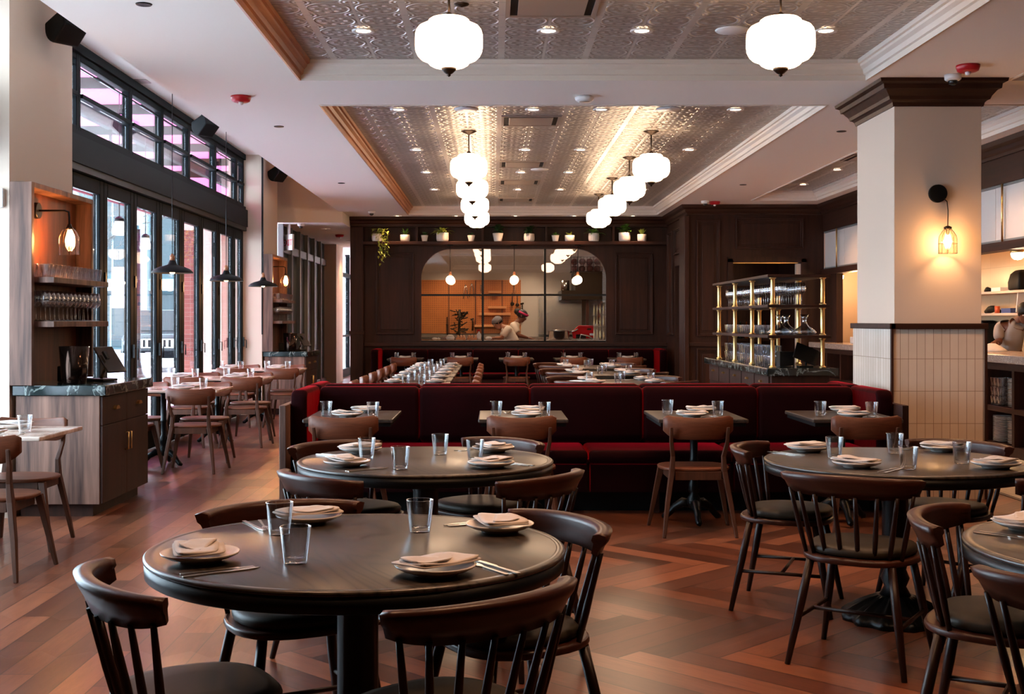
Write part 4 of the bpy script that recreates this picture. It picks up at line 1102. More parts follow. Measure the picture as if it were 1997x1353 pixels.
# downlights
def can():
    t = thing('recessed_downlight', '', 'ceiling light', (0,0,0))
    MB().lathe([(.05,-.002),(.075,-.012),(.082,-.004),(.082,.0)], 28, caps=False).build('trim_ring', M['white_plastic'], t)
    MB().lathe([(0,-.004),(.05,-.003)], 24).build('lens', M['downlight'], t)
    return t
P['can'] = can()
xs = (-.91,.385,1.04,2.33)
rows = ((8.55,'near tray'),(11.74,'first row past the beam'),(14.5,'second row past the beam'),(16.7,'third row past the beam'),(18.9,'last row before the kitchen window'))
cn = ('window-side column','left-centre column','right-centre column','bar-side column')
for y, l_ in rows:
    for x, c2 in zip(xs, cn):
        place('can', (x,y,3.438), 0, 'small lit recessed downlight in the tin ceiling, %s, %s' % (l_, c2), 'downlights in the tin ceiling')
        SPOTS.append(((x,y,3.42), 60))
for y in (3.2,5.8):
    for x in xs: 
        SPOTS.append(((x,y,3.42), 55)); place('can', (x,y,3.438), 0, 'small lit recessed downlight in the tin ceiling above the front tables', 'downlights above the front tables')
for x, l_ in zip((-1.73,-.67,.40,1.46,2.52), ORD):
    place('can', (x,22.02,3.299), 0, 'small lit recessed downlight above the kitchen window wall, %s from the windows' % l_, 'downlights above the kitchen window')
    SPOTS.append(((x,22.02,3.28), 26))
for y, l_ in ((8.7,'near tray of the bar aisle'),(12.6,'bar aisle tray, nearest the column'),(14.6,'bar aisle tray, second'),(16.4,'bar aisle tray, third'),(18.2,'bar aisle tray, farthest')):
    place('can', (4.62,y,3.438), 0, 'small lit recessed downlight in the '+l_, 'downlights of the bar aisle'); SPOTS.append(((4.62,y,3.42), 110))
def dark_can(x, y, l_):
    tag(MB().lathe([(.028,-.001),(.045,-.006),(.05,0)], 20).build('recessed_spot', M['black'], None, (x,y,3.2995)), 'tiny dark recessed spot in the soffit, '+l_, 'ceiling light')
for x, y, l_ in ((-2.09,7.3,'nearest on the window side'),(-2.09,11.9,'window side past the beam'),(-2.09,16.8,'window side near the kitchen'),(3.48,12.2,'just past the column'),(3.48,17.0,'bar side near the kitchen')): dark_can(x,y,l_)
# sprinkler canopy, ceiling speakers, vents
tag(MB().lathe([(.0,-.02),(.045,-.008),(.05,0)], 20).build('sprinkler_cover', M['bronze'], None, (-.204,7.84,3.4395)), 'small bronze sprinkler cover beside the nearest globe pendant', 'sprinkler')
for x, y, l_ in ((1.67,8.53,'beside the nearest bar-side globe'),(-.26,11.72,'first of the pair past the beam, window side'),(1.68,11.72,'first of the pair past the beam, bar side'),(.62,16.4,'past the middle air vents')):
    tag(MB().lathe([(0,-.012),(.11,-.012),(.118,-.004),(.118,0)], 36).build('ceiling_speaker', M['white_plastic'], None, (x,y,3.4395)), 'flat round white ceiling speaker, '+l_, 'speaker')
def vent():
    t = thing('air_vent', '', 'air vent', (0,0,0))
    MB().box(-.30,.30,-.30,-.27,-.012,0).box(-.30,.30,.27,.30,-.012,0).box(-.30,-.27,-.27,.27,-.012,0).box(.27,.30,-.27,.27,-.012,0).build('frame', M['vent_grey'], t)
    MB().box(-.22,.22,-.235,.235,-.014,-.008).build('deflector', M['vent_grey'], t, bevel=.004)
    MB().box(-.269,.269,-.269,.269,-.003,-.001).build('cavity', M['black_matte'], t)
    return t
M['vent_grey'] = flat('champagne_vent_metal', (170,154,142), .35, .5)
P['vent'] = vent()
for y, l_ in ((7.85,'in the near tray'),(12.4,'first past the beam'),(15.85,'second past the beam'),(17.9,'third past the beam'),(20.5,'farthest in the tin ceiling')):
    place('vent', (.38,y,3.4395), 0, 'square champagne metal air vent, '+l_, 'air vents in the tin ceiling')
place('vent', (4.7,15.2,3.4395), 0, 'dark framed air vent in the bar aisle ceiling', 'air vents in the tin ceiling')
def alarm(x,y,z,l_):
    t = thing('ceiling_fire_alarm', 'red round ceiling fire alarm, '+l_, 'fire alarm', (x,y,z))
    MB().lathe([(0,-.05),(.06,-.05),(.075,-.042),(.085,-.015),(.085,0)], 28).build('housing', M['red_alarm'], t)
    MB().lathe([(0,-.075),(.018,-.07),(.022,-.0505)], 14).build('strobe', M['white_plastic'], t)
alarm(-2.13,10.3,3.2995,'on the window-side soffit'); alarm(3.52,9.05,3.2995,'before the tiled column'); alarm(3.52,19.4,3.2995,'above the dark wood block'); alarm(-3.05,24.2,3.1095,'in the low corridor')
def domecam(x,y,z,l_):
    t = thing('ceiling_camera', 'white dome security camera with black eye, '+l_, 'security camera', (x,y,z))
    MB().lathe([(0,-.045),(.05,-.045),(.062,-.035),(.064,0)], 24).build('housing', M['white_plastic'], t)
    MB().sphere((0,0,-.052), .036, 14, (1,1,.9)).build('lens', M['screen'], t)
domecam(3.54,9.4,3.2995,'by the column crown'); domecam(-2.1,21.05,3.2995,'near the kitchen window wall'); domecam(3.35,19.3,3.2995,'at the dark wood block'); domecam(-3.38,21.45,3.1095,'in the low corridor')
t_ = thing('smoke_detector', 'white round smoke detector on the plain beam', 'smoke detector', (.77,10.3,3.2995))
MB().lathe([(0,-.045),(.06,-.045),(.078,-.03),(.082,-.012),(.06,0)], 28).build('housing', M['white_plastic'], t_)
MB().lathe([(.045,-.0455),(.045,-.049),(0,-.049)], 20).build('sensor_ring', M['vent_grey'], t_)
# speakers of the bay
def spk(x,y,z,l_,rz):
    t = thing('hanging_speaker', 'black wedge loudspeaker hung under the high ceiling, '+l_, 'speaker', (x,y,z), rz)
    pl = [(-.12,.02)]+[(-.12+.12*(1-math.cos(R(a))), -.02-.12*math.sin(R(a))) for a in range(0,91,15)]+[(.13,-.02),(.1,.11)]
    MB().prism(pl, -.11, .11, 'y').build('cabinet', M['black_matte'], t, bevel=.012)
    MB().box(-.04,.04,-.03,.03,.095,.17).box(-.015,.015,-.015,.015,.17,.2).build('bracket', M['black'], t)
spk(-3.27,9.35,3.66,'at the near pier',R(-35)); spk(-3.3,14.0,3.66,'middle of the bay',R(-35)); spk(-3.28,18.6,3.66,'at the far pier',R(-35))
tag(MB().box(-.06,.06,-.1,.1,-.006,0).build('ceiling_vent_plate', M['vent_grey'], None, (-3.62,12.6,3.8795)), 'small square plate in the high bay ceiling', 'vent')
# wall mounted sensor on the near pier
w_ = thing('wall_sensor', 'small white sensor box on the near pier face', 'sensor', (-3.53,8.699,2.28))
MB().box(-.05,.05,-.04,0,-.07,.07).build('housing', M['white_plastic'], w_, bevel=.012)
MB().box(-.03,.02,-.044,-.0405,-.06,-.02).build('lens', M['black'], w_)
# column sconce
l = thing('column_sconce', 'black disc wall lamp with corded glass cage shade on the tiled column', 'wall lamp', (3.51,9.649,2.41))
MB().tube([(0,-.001,0),(0,-.03,0)], [.072,.07], 28).build('wall_plate', M['black_matte'], l)
MB().tube([(.045,-.03,-.045),(.05,-.075,-.07),(.052,-.09,-.14),(.05,-.09,-.27)], .004, 6).build('cord', M['black'], l)
MB().lathe([(.01,-.26),(.03,-.27),(.03,-.285),(.012,-.29),(.012,-.33)], 16, (.05,-.09,0)).build('socket', M['bronze'], l)
MB().lathe([(.022,-.285),(.045,-.31),(.066,-.345),(.07,-.38),(.07,-.475),(.068,-.475),(.068,-.38),(.064,-.346),(.043,-.313),(.02,-.288)], 28, (.05,-.09,0), caps=False).build('glass_shade', M['lamp_glass'], l)
cg = MB()
for k in range(10):
    a = 2*math.pi*k/10; ca, sa = math.cos(a), math.sin(a)
    cg.tube([(.05+r_*ca, -.09+r_*sa, z) for r_, z in ((.022,-.283),(.046,-.309),(.068,-.344),(.072,-.38),(.072,-.477))], .0014, 4)
for z in (-.40,-.477): cg.tube([(.05+.072*math.cos(2*math.pi*k/24),-.09+.072*math.sin(2*math.pi*k/24),z) for k in range(25)], .0014, 4)
cg.build('cage', M['bronze'], l)
MB().sphere((.05,-.09,-.385), .028, 14, (1,1,1.35)).build('bulb', M['bulb'], l)
POINTS.append(((3.56,9.545,2.02), 16, (255,196,136), .03))
# lamps under the pass beam
for y, l_ in ((12.8,'nearest'),(15.03,'second'),(17.27,'third'),(19.4,'farthest')):
    l = thing('pendant_half_globe', 'small opal half-globe lamp with brass band under the pass beam, '+l_, 'ceiling light', (5.5,y,2.149), 0, 'half-globe lamps under the pass beam')
    MB().lathe([(.055,0),(.075,-.004),(.076,-.03),(.066,-.031)], 24, caps=False).build('brass_band', M['brass'], l)
    MB().lathe([(.066,-.028),(.068,-.05),(.058,-.08),(.035,-.1),(0,-.107)], 24).build('glass_shade', M['globe_pass'] if 'globe_pass' in M else M.setdefault('globe_pass', glow('lit_pass_globe', (255,222,186), 12)), l)
    POINTS.append(((5.75,y,2.0), 16, (255,196,136), .06))
# exit sign in the corridor
e = thing('exit_sign', 'white EXIT sign with red letters hanging by the corridor windows', 'sign', (-3.62,21.6,2.93), R(-52))
MB().box(-.16,.16,-.02,.02,-.28,.0).build('panel', M['white_plastic'], e, bevel=.004)
MB().box(-.04,.04,-.012,.012,.0005,.18).build('stem', M['white_plastic'], e)
cu = bpy.data.curves.new('letters', 'FONT'); cu.body = 'EXIT'; cu.size = .16; cu.extrude = .002; cu.align_x = 'CENTER'
lo = bpy.data.objects.new('letters', cu); COL.objects.link(lo); bpy.context.view_layer.update()
me = bpy.data.meshes.new_from_object(lo.evaluated_get(bpy.context.evaluated_depsgraph_get())); bpy.data.objects.remove(lo)
lo = bpy.data.objects.new('letters', me); COL.objects.link(lo); lo.parent = e; lo.location = (0,-.0225,-.2); lo.rotation_euler = (R(90),0,0); me.materials.clear(); me.materials.append(flat('exit_red', (206,36,40), .5))
for x, y, l_ in ((-3.1,22.6,'nearest the exit sign'),(-3.05,26.0,'deeper in')):
    o = place('can', (x,y,3.109), 0, 'small lit recessed downlight in the low corridor ceiling, '+l_, 'corridor downlights')
SPOTS.append(((-3.1,23.5,3.08), 60)); SPOTS.append(((-3.1,28,3.08), 60))
tag(MB().box(-.03,.03,-1.0,1.0,-.004,0).build('slot_vent', M['black'], None, (-2.85,26.2,3.1095)), 'long dark slot vent in the low corridor ceiling', 'vent')

# ================================================================ potted plants above the kitchen window
def leaf(mb, base, az, el, L, w_, droop):
    ca, sa = math.cos(az), math.sin(az); pts = []
    for k in range(6):
        u = k/5; r_ = L*u; z = L*u*math.sin(el) - droop*L*u*u
        wd_ = w_*math.sin(math.pi*min(.97, u*.9+.08))
        h = r_*math.cos(el)
        c_ = (base[0]+ca*h, base[1]+sa*h, base[2]+z)
        pts.append([(c_[0]-sa*wd_, c_[1]+ca*wd_, c_[2]), (c_[0],c_[1],c_[2]-wd_*.3), (c_[0]+sa*wd_, c_[1]-ca*wd_, c_[2])])
    mb.loft(pts, False, True, False)
def plant(px, w_px, h_px, kind, mat, l_, seed, pot='taper'):
    rd = random.Random(seed); y = 22.29
    x = fx(px, y); w_ = w_px*y/F/2; h = h_px*y/F
    t = thing('potted_plant', l_, 'plant', (x,y,2.851))
    if pot == 'taper': pr_ = [(0,0),(w_*.68,0),(w_*.72,.01),(w_,h),(w_*.93,h),(w_*.9,h-.02),(0,h-.03)]
    else: pr_ = [(0,0),(w_*.86,0),(w_*.96,.02),(w_,.05),(w_,h*.6),(w_,h),(w_*.93,h),(w_*.93,h-.02),(0,h-.03)]
    mb = MB()
    if pot == 'rib':
        rings = [[(r_*(1+(.05 if z > .005 and z < h-.001 else 0)*math.cos(14*2*math.pi*j/56))*math.cos(2*math.pi*j/56), r_*(1+(.05 if z > .005 and z < h-.001 else 0)*math.cos(14*2*math.pi*j/56))*math.sin(2*math.pi*j/56), z) for j in range(56)] for r_, z in pr_[1:-1]]
        mb.loft(rings, True, True)
    else: mb.lathe(pr_[::-1], 28, caps=False)
    mb.build('pot', M['pot'], t)
    MB().lathe([(0,h-.012),(w_*.88,h-.013)], 20).build('soil', M['soil'], t)
    lf = MB(); b_ = (0,0,h-.012)
    if kind == 'spiky':
        for k in range(18): leaf(lf, b_, rd.uniform(0,6.28), rd.uniform(.7,1.4), rd.uniform(.11,.18), .017, .15)
    elif kind == 'strap':
        for k in range(22): leaf(lf, b_, rd.uniform(0,6.28), rd.uniform(.35,1.25), rd.uniform(.18,.3), .03, .5)
    elif kind == 'bush':
        for k in range(60):
            a = rd.uniform(0,6.28); r_ = rd.uniform(0,w_*.8); zz = rd.uniform(0,.15)
            leaf(lf, (r_*math.cos(a),min(.12,r_*math.sin(a)),h+zz-.01), rd.uniform(0,6.28), rd.uniform(.1,1.0), rd.uniform(.07,.11), .03, .5)
    elif kind == 'trail':
        for k in range(30):
            a = rd.uniform(0,6.28); leaf(lf, (.5*w_*math.cos(a),.5*w_*math.sin(a),h+rd.uniform(0,.09)), a, rd.uniform(0,.8), rd.uniform(.06,.09), .024, .6)
        for v_ in range(4):
            vx = w_*.7+.05*v_; vy = -.21
            for k in range(12+3*(v_ == 1)):
                leaf(lf, (vx+rd.uniform(-.03,.03), vy+rd.uniform(-.02,.01), h+.08-.045*k), rd.uniform(0,6.28), rd.uniform(-.3,.3), rd.uniform(.05,.075), .02, .7)
            lf.tube([(0,0,h),(vx*.6,-.12,h+.06),(vx,vy,h),(vx+.01,vy,h-.4)], .003, 4)
    else:
        for k in range(14): leaf(lf, b_, rd.uniform(0,6.28), rd.uniform(.5,1.3), rd.uniform(.08,.13), .022, .3)
    lf.build('foliage', M[mat], t, fix=False)
pl_ = [(735,19,15,'trail','leaf_light','ribbed white pot with vines trailing down the panel below',"rib"),(790,19,13,'spiky','leaf','squat white pot with short spiky leaves, beside the trailing plant','round'),
 (828,14,12,'small','leaf_dark','small tapered white pot with low foliage, beside the largest pot','taper'),(863,24,17,'strap','leaf_light','largest white pot, with broad arching yellow-green leaves','round'),
 (919,15,12,'small','leaf_dark','small white pot with dark tuft behind the window-side globes','taper'),(971,21,16,'bush','leaf_dark','white tapered pot with dark bushy leaves, first past the second divider','taper'),
 (1032,20,15,'bush','leaf_dark','ribbed white pot with spreading dark foliage over the middle pane','rib'),(1083,15,12,'small','leaf','small tapered white pot with a low sprig, past the third divider','taper'),
 (1111,19,12,'small','leaf_light','low white pot with drooping light green leaves over the bar-side pane','round'),(1158,20,16,'strap','leaf','ribbed white pot with arching leaves behind the bar-side globes','rib'),
 (1218,23,17,'bush','leaf','white pot with mixed leaves spilling over its rim, past the last divider','round'),(1252,18,14,'spiky','leaf_light','white pot with upright pointed leaves, last on the bar side','round')]
for k, (px,w_,h_,kd,mt,l_,pt) in enumerate(pl_): plant(px,w_,h_,kd,mt,l_,k+3,pt)

# ================================================================ people
def skin(name, m, joints, edges, parent, root=0, sub=2):
    """joints: (point, radius_x, radius_y)"""
    me = bpy.data.meshes.new(name); me.from_pydata([j[0] for j in joints], edges, [])
    o = bpy.data.objects.new(name, me); COL.objects.link(o); o.parent = parent
    me.materials.append(m)
    sk = o.modifiers.new('skin','SKIN'); sk.use_smooth_shade = True
    if not me.skin_vertices: me.skin_vertices.new(name='')
    for i_, j in enumerate(joints):
        d_ = me.skin_vertices[0].data[i_]; d_.radius = (j[1], j[2] if len(j) > 2 else j[1]); d_.use_root = (i_ == root)
    s_ = o.modifiers.new('sub','SUBSURF'); s_.levels = sub; s_.render_levels = sub
    return o
def hand(parent, w_, dr, side, m, s_=1.0):
    """palm and five separate curled fingers; DR is where the fingers point, SIDE where the thumb leaves"""
    d_ = Vector(dr).normalized(); sd = Vector(side).normalized(); dn = d_.cross(sd).normalized(); w_ = Vector(w_)
    if dn.z > 0: dn = -dn
    J = [(w_,.024,.02),(w_+d_*.045,.03,.017),(w_+d_*.08,.032,.015)]; E = [(0,1),(1,2)]
    for k, (L, off_) in enumerate(((.068,.026),(.078,.009),(.072,-.009),(.055,-.026))):
        b_ = w_+d_*.088+sd*off_; i0 = len(J)
        J += [(b_,.009),(b_+d_*L*.45+dn*.006,.0085),(b_+d_*L*.75+dn*.022,.008),(b_+d_*L*.88+dn*.042,.007)]
        E += [(2,i0),(i0,i0+1),(i0+1,i0+2),(i0+2,i0+3)]
    b_ = w_+d_*.03+sd*.032; i0 = len(J)
    J += [(b_,.012),(b_+sd*.025+d_*.025+dn*.008,.010),(b_+sd*.03+d_*.05+dn*.02,.008)]; E += [(1,i0),(i0,i0+1),(i0+1,i0+2)]
    return skin('hand', m, [(tuple(j[0]),)+tuple(j[1:]) for j in J], E, parent, 0, 1)
def head(parent, c, look, m, r_=.1):
    """skull with jaw, nose, ears, eyes and mouth; LOOK is the face direction"""
    f_ = Vector(look).normalized(); up = Vector((0,0,1)); up = (up - f_*up.dot(f_)).normalized(); rt = f_.cross(up); c = Vector(c)
    rings = []
    prof = [(-.125,.03,.02,.035),(-.11,.05,.045,.03),(-.085,.062,.07,.018),(-.05,.068,.083,.008),(-.01,.074,.09,.0),(.03,.078,.094,-.004),(.065,.074,.088,-.006),(.095,.058,.068,-.008),(.115,.03,.035,-.008)]
    for h_, a, b_, fo in prof:
        ring = []
        for j in range(20):
            q = 2*math.pi*j/20; x, y = math.cos(q)*a, math.sin(q)*b_+fo
            if abs(q-math.pi/2) < .2 and -.04 < h_ < .02: y += .012
            ring.append(c+rt*x+f_*y+up*h_)
        rings.append(ring)
    o = MB().loft(rings).build('head', m, parent)
    n_ = MB().loft([[c+rt*(x*s_)+f_*(.088+y)+up*h_ for x,y in ((-.012,0),(.012,0),(0,dd))] for h_,s_,dd in ((.02,.5,.006),(-.01,.8,.018),(-.03,1.1,.026),(-.038,1,.006))]).build('nose', m, o)
    for s_ in (-1,1):
        MB().sphere(tuple(c+rt*(s_*.031)+f_*.084+up*.012), .011, 10).build('eye', M['white_plastic'], o)
        MB().sphere(tuple(c+rt*(s_*.031)+f_*.0925+up*.012), .005, 8).build('pupil', M['hair'], o)
        MB().sphere(tuple(c+rt*(s_*.077)-f_*.005+up*(-.005)), .022, 10, (.5,.8,1.2)).build('ear', m, o)
    MB().sphere(tuple(c+f_*.092-up*.055), .016, 10, (1.2,.5,.35)).build('mouth', M['lip'], o)
    return o
M['lip'] = flat('lip', (150,80,70), .5)
def person(l_, base, pelvis, chest, neck, hd, look, arms, skin_m, top_m, feet, hdgear):
    t = thing('person', l_, 'person', base)
    P_, C_, N_, H_ = map(Vector, (pelvis, chest, neck, hd))
    fwd = Vector(look); fwd.z = 0; fwd.normalize(); rt = fwd.cross(Vector((0,0,1)))
    J = [(P_,.12,.10),((P_+C_)/2,.115,.095),(C_,.135,.105),(N_,.06,.055),(N_+(H_-N_)*.5,.048,.05),(H_-Vector((0,0,.03)),.055,.055)]
    E = [(0,1),(1,2),(2,3),(3,4),(4,5)]
    sh = []
    for s_, (el, wr, dr, th) in zip((-1,1), arms):
        S = C_+rt*(s_*.165)+Vector((0,0,.085)); i0 = len(J)
        J += [(C_+rt*(s_*.08)+Vector((0,0,.08)),.075,.065),(S,.06),((S+Vector(el))/2,.048),(Vector(el),.041),((Vector(el)+Vector(wr))/2,.036),(Vector(wr),.026)]
        E += [(2,i0)]+[(i0+k,i0+k+1) for k in range(5)]
        sh.append((C_+rt*(s_*.08)+Vector((0,0,.08)), S, (S+Vector(el))/2, Vector(el)*.85+S*.15))
        hand(t, wr, dr, th, skin_m)
    for s_, ft in zip((-1,1), feet):
        hp = P_+rt*(s_*.09)-Vector((0,0,.06)); kn = (hp+Vector(ft))/2+fwd*.03; i0 = len(J)
        J += [(hp,.095),(kn,.06),(Vector(ft),.04),(Vector(ft)+fwd*.16-Vector((0,0,.035)),.035,.03)]
        E += [(0,i0),(i0,i0+1),(i0+1,i0+2),(i0+2,i0+3)]
    skin('body', skin_m, [(tuple(j[0]),)+tuple(j[1:]) for j in J], E, t)
    J = [(P_+Vector((0,0,.02)),.15,.125),((P_+C_)/2,.145,.12),(C_,.165,.13),(C_+(N_-C_)*.75,.085,.075)]; E = [(0,1),(1,2),(2,3)]
    for a_, b_, c_, d_ in sh:
        i0 = len(J); J += [(a_,.09,.08),(b_,.078),(c_,.07),(d_,.066)]; E += [(2,i0),(i0,i0+1),(i0+1,i0+2),(i0+2,i0+3)]
    skin('shirt', top_m, [(tuple(j[0]),)+tuple(j[1:]) for j in J], E, t)
    J = [(P_+Vector((0,0,-.01)),.14,.12)]; E = []
    for s_, ft in zip((-1,1), feet):
        hp = P_+rt*(s_*.09)-Vector((0,0,.08)); kn = (hp+Vector(ft))/2+fwd*.03; i0 = len(J)
        J += [(hp,.11),(kn,.078),(Vector(ft)+Vector((0,0,.04)),.06)]; E += [(0,i0),(i0,i0+1),(i0+1,i0+2)]
    skin('trousers', M['pants'], [(tuple(j[0]),)+tuple(j[1:]) for j in J], E, t)
    head(t, hd, look, skin_m)
    hdgear(t, Vector(hd), Vector(look).normalized())
    return t
def hair_shell(t, c, f_, m, name, cut, sc_=1.09, bun=None):
    """cap of hair or cloth over the skull, cut off below a plane that rises toward the face"""
    up = Vector((0,0,1)); up = (up-f_*up.dot(f_)).normalized(); rt = f_.cross(up); rings = []
    for h_, a, b_, fo in ((cut,.075,.088,-.012),(.0,.08,.094,-.006),(.035,.083,.098,-.006),(.07,.079,.092,-.008),(.1,.062,.072,-.01),(.122,.03,.034,-.01)):
        rings.append([c+rt*(math.cos(q)*a*sc_)+f_*(math.sin(q)*b_*sc_+fo)+up*(h_+(.045*max(0,math.sin(q)) if h_ < .03 else 0)) for q in [2*math.pi*j/20 for j in range(20)]])
    mb = MB().loft(rings)
    if bun: mb.sphere(tuple(c-f_*.13+up*.02), bun, 14)
    return mb.build(name, m, t)
def gearA(t, c, f_):
    hair_shell(t, c, f_, M['hair'], 'hair', -.05, 1.06, .065)
    up = Vector((0,0,1)); up = (up-f_*up.dot(f_)).normalized(); rt = f_.cross(up); rings = []
    for h_ in (.035,.075): rings.append([c+rt*(math.cos(q)*.094)+f_*(math.sin(q)*.11-.006)+up*(h_+.012*math.sin(q)) for q in [2*math.pi*j/24 for j in range(24)]])
    MB().loft(rings).build('headband', M['pinkband'], t)
def gearB(t, c, f_): hair_shell(t, c, f_, M['hair'], 'hair', -.04, 1.03); hair_shell(t, c, f_, M['cap_grey'], 'cap', .012, 1.15)
def gearC(t, c, f_): hair_shell(t, c, f_, M['hair'], 'hair', -.05, 1.06)
# cook with headband, leaning right over the counter
person('person in a cream shirt and magenta headband bending over the kitchen counter', (.0,24.3,0),
    (.30,.0,.92), (.42,.0,1.24), (.50,-.0,1.40), (.575,.0,1.50), (.85,-.12,-.55),
    (((.50,.20,1.10),(.66,.14,1.07),(1,-.2,-.1),(0,-1,0)), ((.50,-.24,1.12),(.70,-.2,1.06),(1,.1,-.15),(0,1,0))), M['skin_brown'], M['shirt'],
    ((.28,.1,.05),(.28,-.1,.05)), gearA)
person('person in a cream shirt and grey cap bowing over the kitchen counter', (.0,23.75,0),
    (.46,.0,.90), (.27,.0,1.17), (.17,.0,1.30), (.085,.0,1.365), (-.85,-.1,-.7),
    (((.16,-.22,1.06),(.04,-.16,1.07),(-1,.1,-.1),(0,1,0)), ((.16,.22,1.06),(.02,.16,1.07),(-1,-.1,-.1),(0,-1,0))), M['skin_tan'], M['shirt'],
    ((.5,-.1,.05),(.5,.1,.05)), gearB)
person('person in a stone grey shirt working at the kitchen pass, cut off by the view', (6.24,14.62,0),
    (.02,.22,.95), (.0,.02,1.26), (.02,-.10,1.42), (.04,-.22,1.50), (-.25,-.8,-.5),
    (((.22,-.08,1.10),(.05,-.30,1.13),(-.4,-1,-.1),(-1,0,0)), ((-.18,.0,1.14),(-.3,-.16,1.15),(-.6,-1,-.1),(1,0,0))), M['skin_brown'], M['shirt_grey'],
    ((.1,.25,.05),(-.06,.25,.05)), gearC)
M['post_green'] = flat('dark_green_post', (20,34,32), .5)
M['car_paint'] = flat('dark_slate_car_paint', (46,54,58), .25)
M['facade'] = flat('grey_teal_facade', (78,98,104), .7)
M['facade_light'] = flat('pale_facade_stone', (122,132,136), .7)
M['facade_glass'] = flat('facade_window_glass', (40,54,60), .2)
M['bark'] = flat('grey_bark', (84,80,78), .8)
# ================================================================ things in the kitchen
tag(MB().box(-1.75,.62,27.46,27.499,1.12,2.32).build('mounted_pegboard', M['pegboard']), 'large orange-brown pegboard hung with tools on the kitchen wall', 'pegboard')
for i_, x in enumerate((-1.0,-.4,.2)): tag(MB().box(x-.012,x+.012,27.44,27.459,1.13,2.31).build('mounted_batten', M['walnut_niche']), 'thin wooden batten dividing the pegboard', 'batten', 'battens on the pegboard')
kc = thing('kitchen_counter', 'steel kitchen worktop below the pegboard', 'counter', (0,0,0))
MB().box(-2.29,3.19,26.75,27.45,1.0,1.05).build('worktop', M['steel'], kc); MB().box(-2.29,3.19,26.8,27.45,0,.999).build('base', M['walnut_dark'], kc)
kc = thing('kitchen_counter', 'pale marble work counter just behind the kitchen window', 'counter', (0,0,0))
MB().box(-1.9,3.0,22.85,23.35,1.0,1.045).build('worktop', M['marble_light'], kc); MB().box(-1.9,3.0,22.9,23.3,0,.999).build('base', M['walnut_dark'], kc)
def kp(px, py, Y): return ((px-962)*Y/F, Y, EYE-(py-625)*Y/F)
# hanging tools
def tool(px, py, kind, l_, Y=27.40):
    x, y, z = kp(px, py, Y)
    mb = MB()
    if kind == 'knife': mb.box(-.012,.012,0,.02,0,.16).prism([(-.02,0),(.02,0),(.018,-.25),(.0,-.3)],.008,.014,'y'); m = 'black'
    elif kind == 'tongs':
        for s_ in (-1,1): mb.tube([(0,.01,.12),(s_*.03,.01,0),(s_*.05,.01,-.2)], .009, 6)
        m = 'steel'
    elif kind == 'whisk':
        mb.tube([(0,.01,.15),(0,.01,0)], .013, 6)
        for k in range(5): mb.tube([(0,.01,0),(.035*math.cos(k*1.25),.01+.02*math.sin(k*1.25),-.1),(0,.01,-.18)], .003, 4)
        m = 'steel'
    elif kind == 'ladle': mb.tube([(0,.01,.22),(0,.01,0)], .008, 6).sphere((0,.0,-.03), .045, 12, (1,.6,1)); m = 'bronze'
    else: mb.tube([(0,.01,.18),(.01,.01,.05),(0,.01,-.1)], [.02,.012,.02], 8).tube([(-.04,.01,.15),(.04,.01,.17)], .02, 8); m = 'bronze'
    tag(mb.build('hanging_'+kind, M[m], None, (x,y,z)), l_, 'tool')
tool(872,632,'knife','black-handled knife hanging alone on the pegboard')
tool(908,565,'tongs','steel tongs, leftmost of the crossed pair high on the pegboard'); tool(920,562,'tongs','steel tongs, second of the crossed pair high on the pegboard')
tool(938,568,'whisk','steel whisk hanging by the window bar'); tool(1003,560,'whisk','dark hanging utensil cluster above the headband'); tool(999,590,'ladle','dark round ladle low on the pegboard edge'); tool(1009,592,'ladle','dark round ladle at the pegboard edge, second'); tool(1018,606,'mallet','curved hook tool above the two people')
tool(921,636,'mallet','pale handled scraper with a teal cap on the counter back')
def crate(px, py, wpx, hpx, Y, l_, mat, name):
    x, y, z = kp(px, py, Y); w_ = wpx*Y/F; h = hpx*Y/F
    mb = MB(); mb.box(-w_/2,w_/2,0,.08,0,h)
    return tag(mb.build(name, M[mat], None, (x,y,z), bevel=.01), l_, name.split('_')[-1])
M['tan'] = flat('tan_wood', (196,132,84), .6)
for px, py, w_, l_ in ((970,602,36,'short wooden rack of small tools on the pegboard'),(965,572,26,'row of small pale utensils on a rail'),(965,615,62,'long wooden tube shelf on the pegboard'),(960,638,70,'lower wooden wall shelf behind the grey cap')):
    crate(px,py,w_,5,27.36,l_,'tan','wall_rack')
# wine rack of twisted wood, jars, eggs, spray bottle
x, y, z = kp(895,655,27.1)
mb = MB(); rd = random.Random(5)
for k in range(34):
    a = rd.uniform(0,6.28); zz = rd.uniform(.05,.55); mb.tube([(rd.uniform(-.1,.1),0,zz),(rd.uniform(-.22,.22),rd.uniform(-.05,.05),zz+rd.uniform(-.06,.12))], .013, 5)
tag(mb.tube([(0,0,0),(.02,0,.6)], .03, 7).build('twisted_wood_rack', M['bronze'], None, (x,y,1.051)), 'tangled dark wooden rack standing below the pegboard', 'rack')
for k, px in enumerate((899,921)):
    x = kp(px,650,23.2)[0]
    t = thing('egg_tray', 'cardboard tray of brown eggs on the marble counter, %s' % ('left of two' if k == 0 else 'right of two'), 'tray', (x,23.1,1.0455))
    MB().box(-.09,.09,-.12,.12,0,.04).build('tray', M['tan'], t, bevel=.006)
    for i_ in range(3):
        for j_ in range(4): MB().sphere((-.055+.055*i_,-.08+.053*j_,.062), .023, 10, (1,1,1.2)).build('egg', M['egg'] if 'egg' in M else M.setdefault('egg', flat('brown_egg', (206,160,126), .5)), t)
t = thing('flour_tub', 'white tub heaped with flour on the marble counter', 'tub', (kp(878,660,23.1)[0],23.1,1.0455))
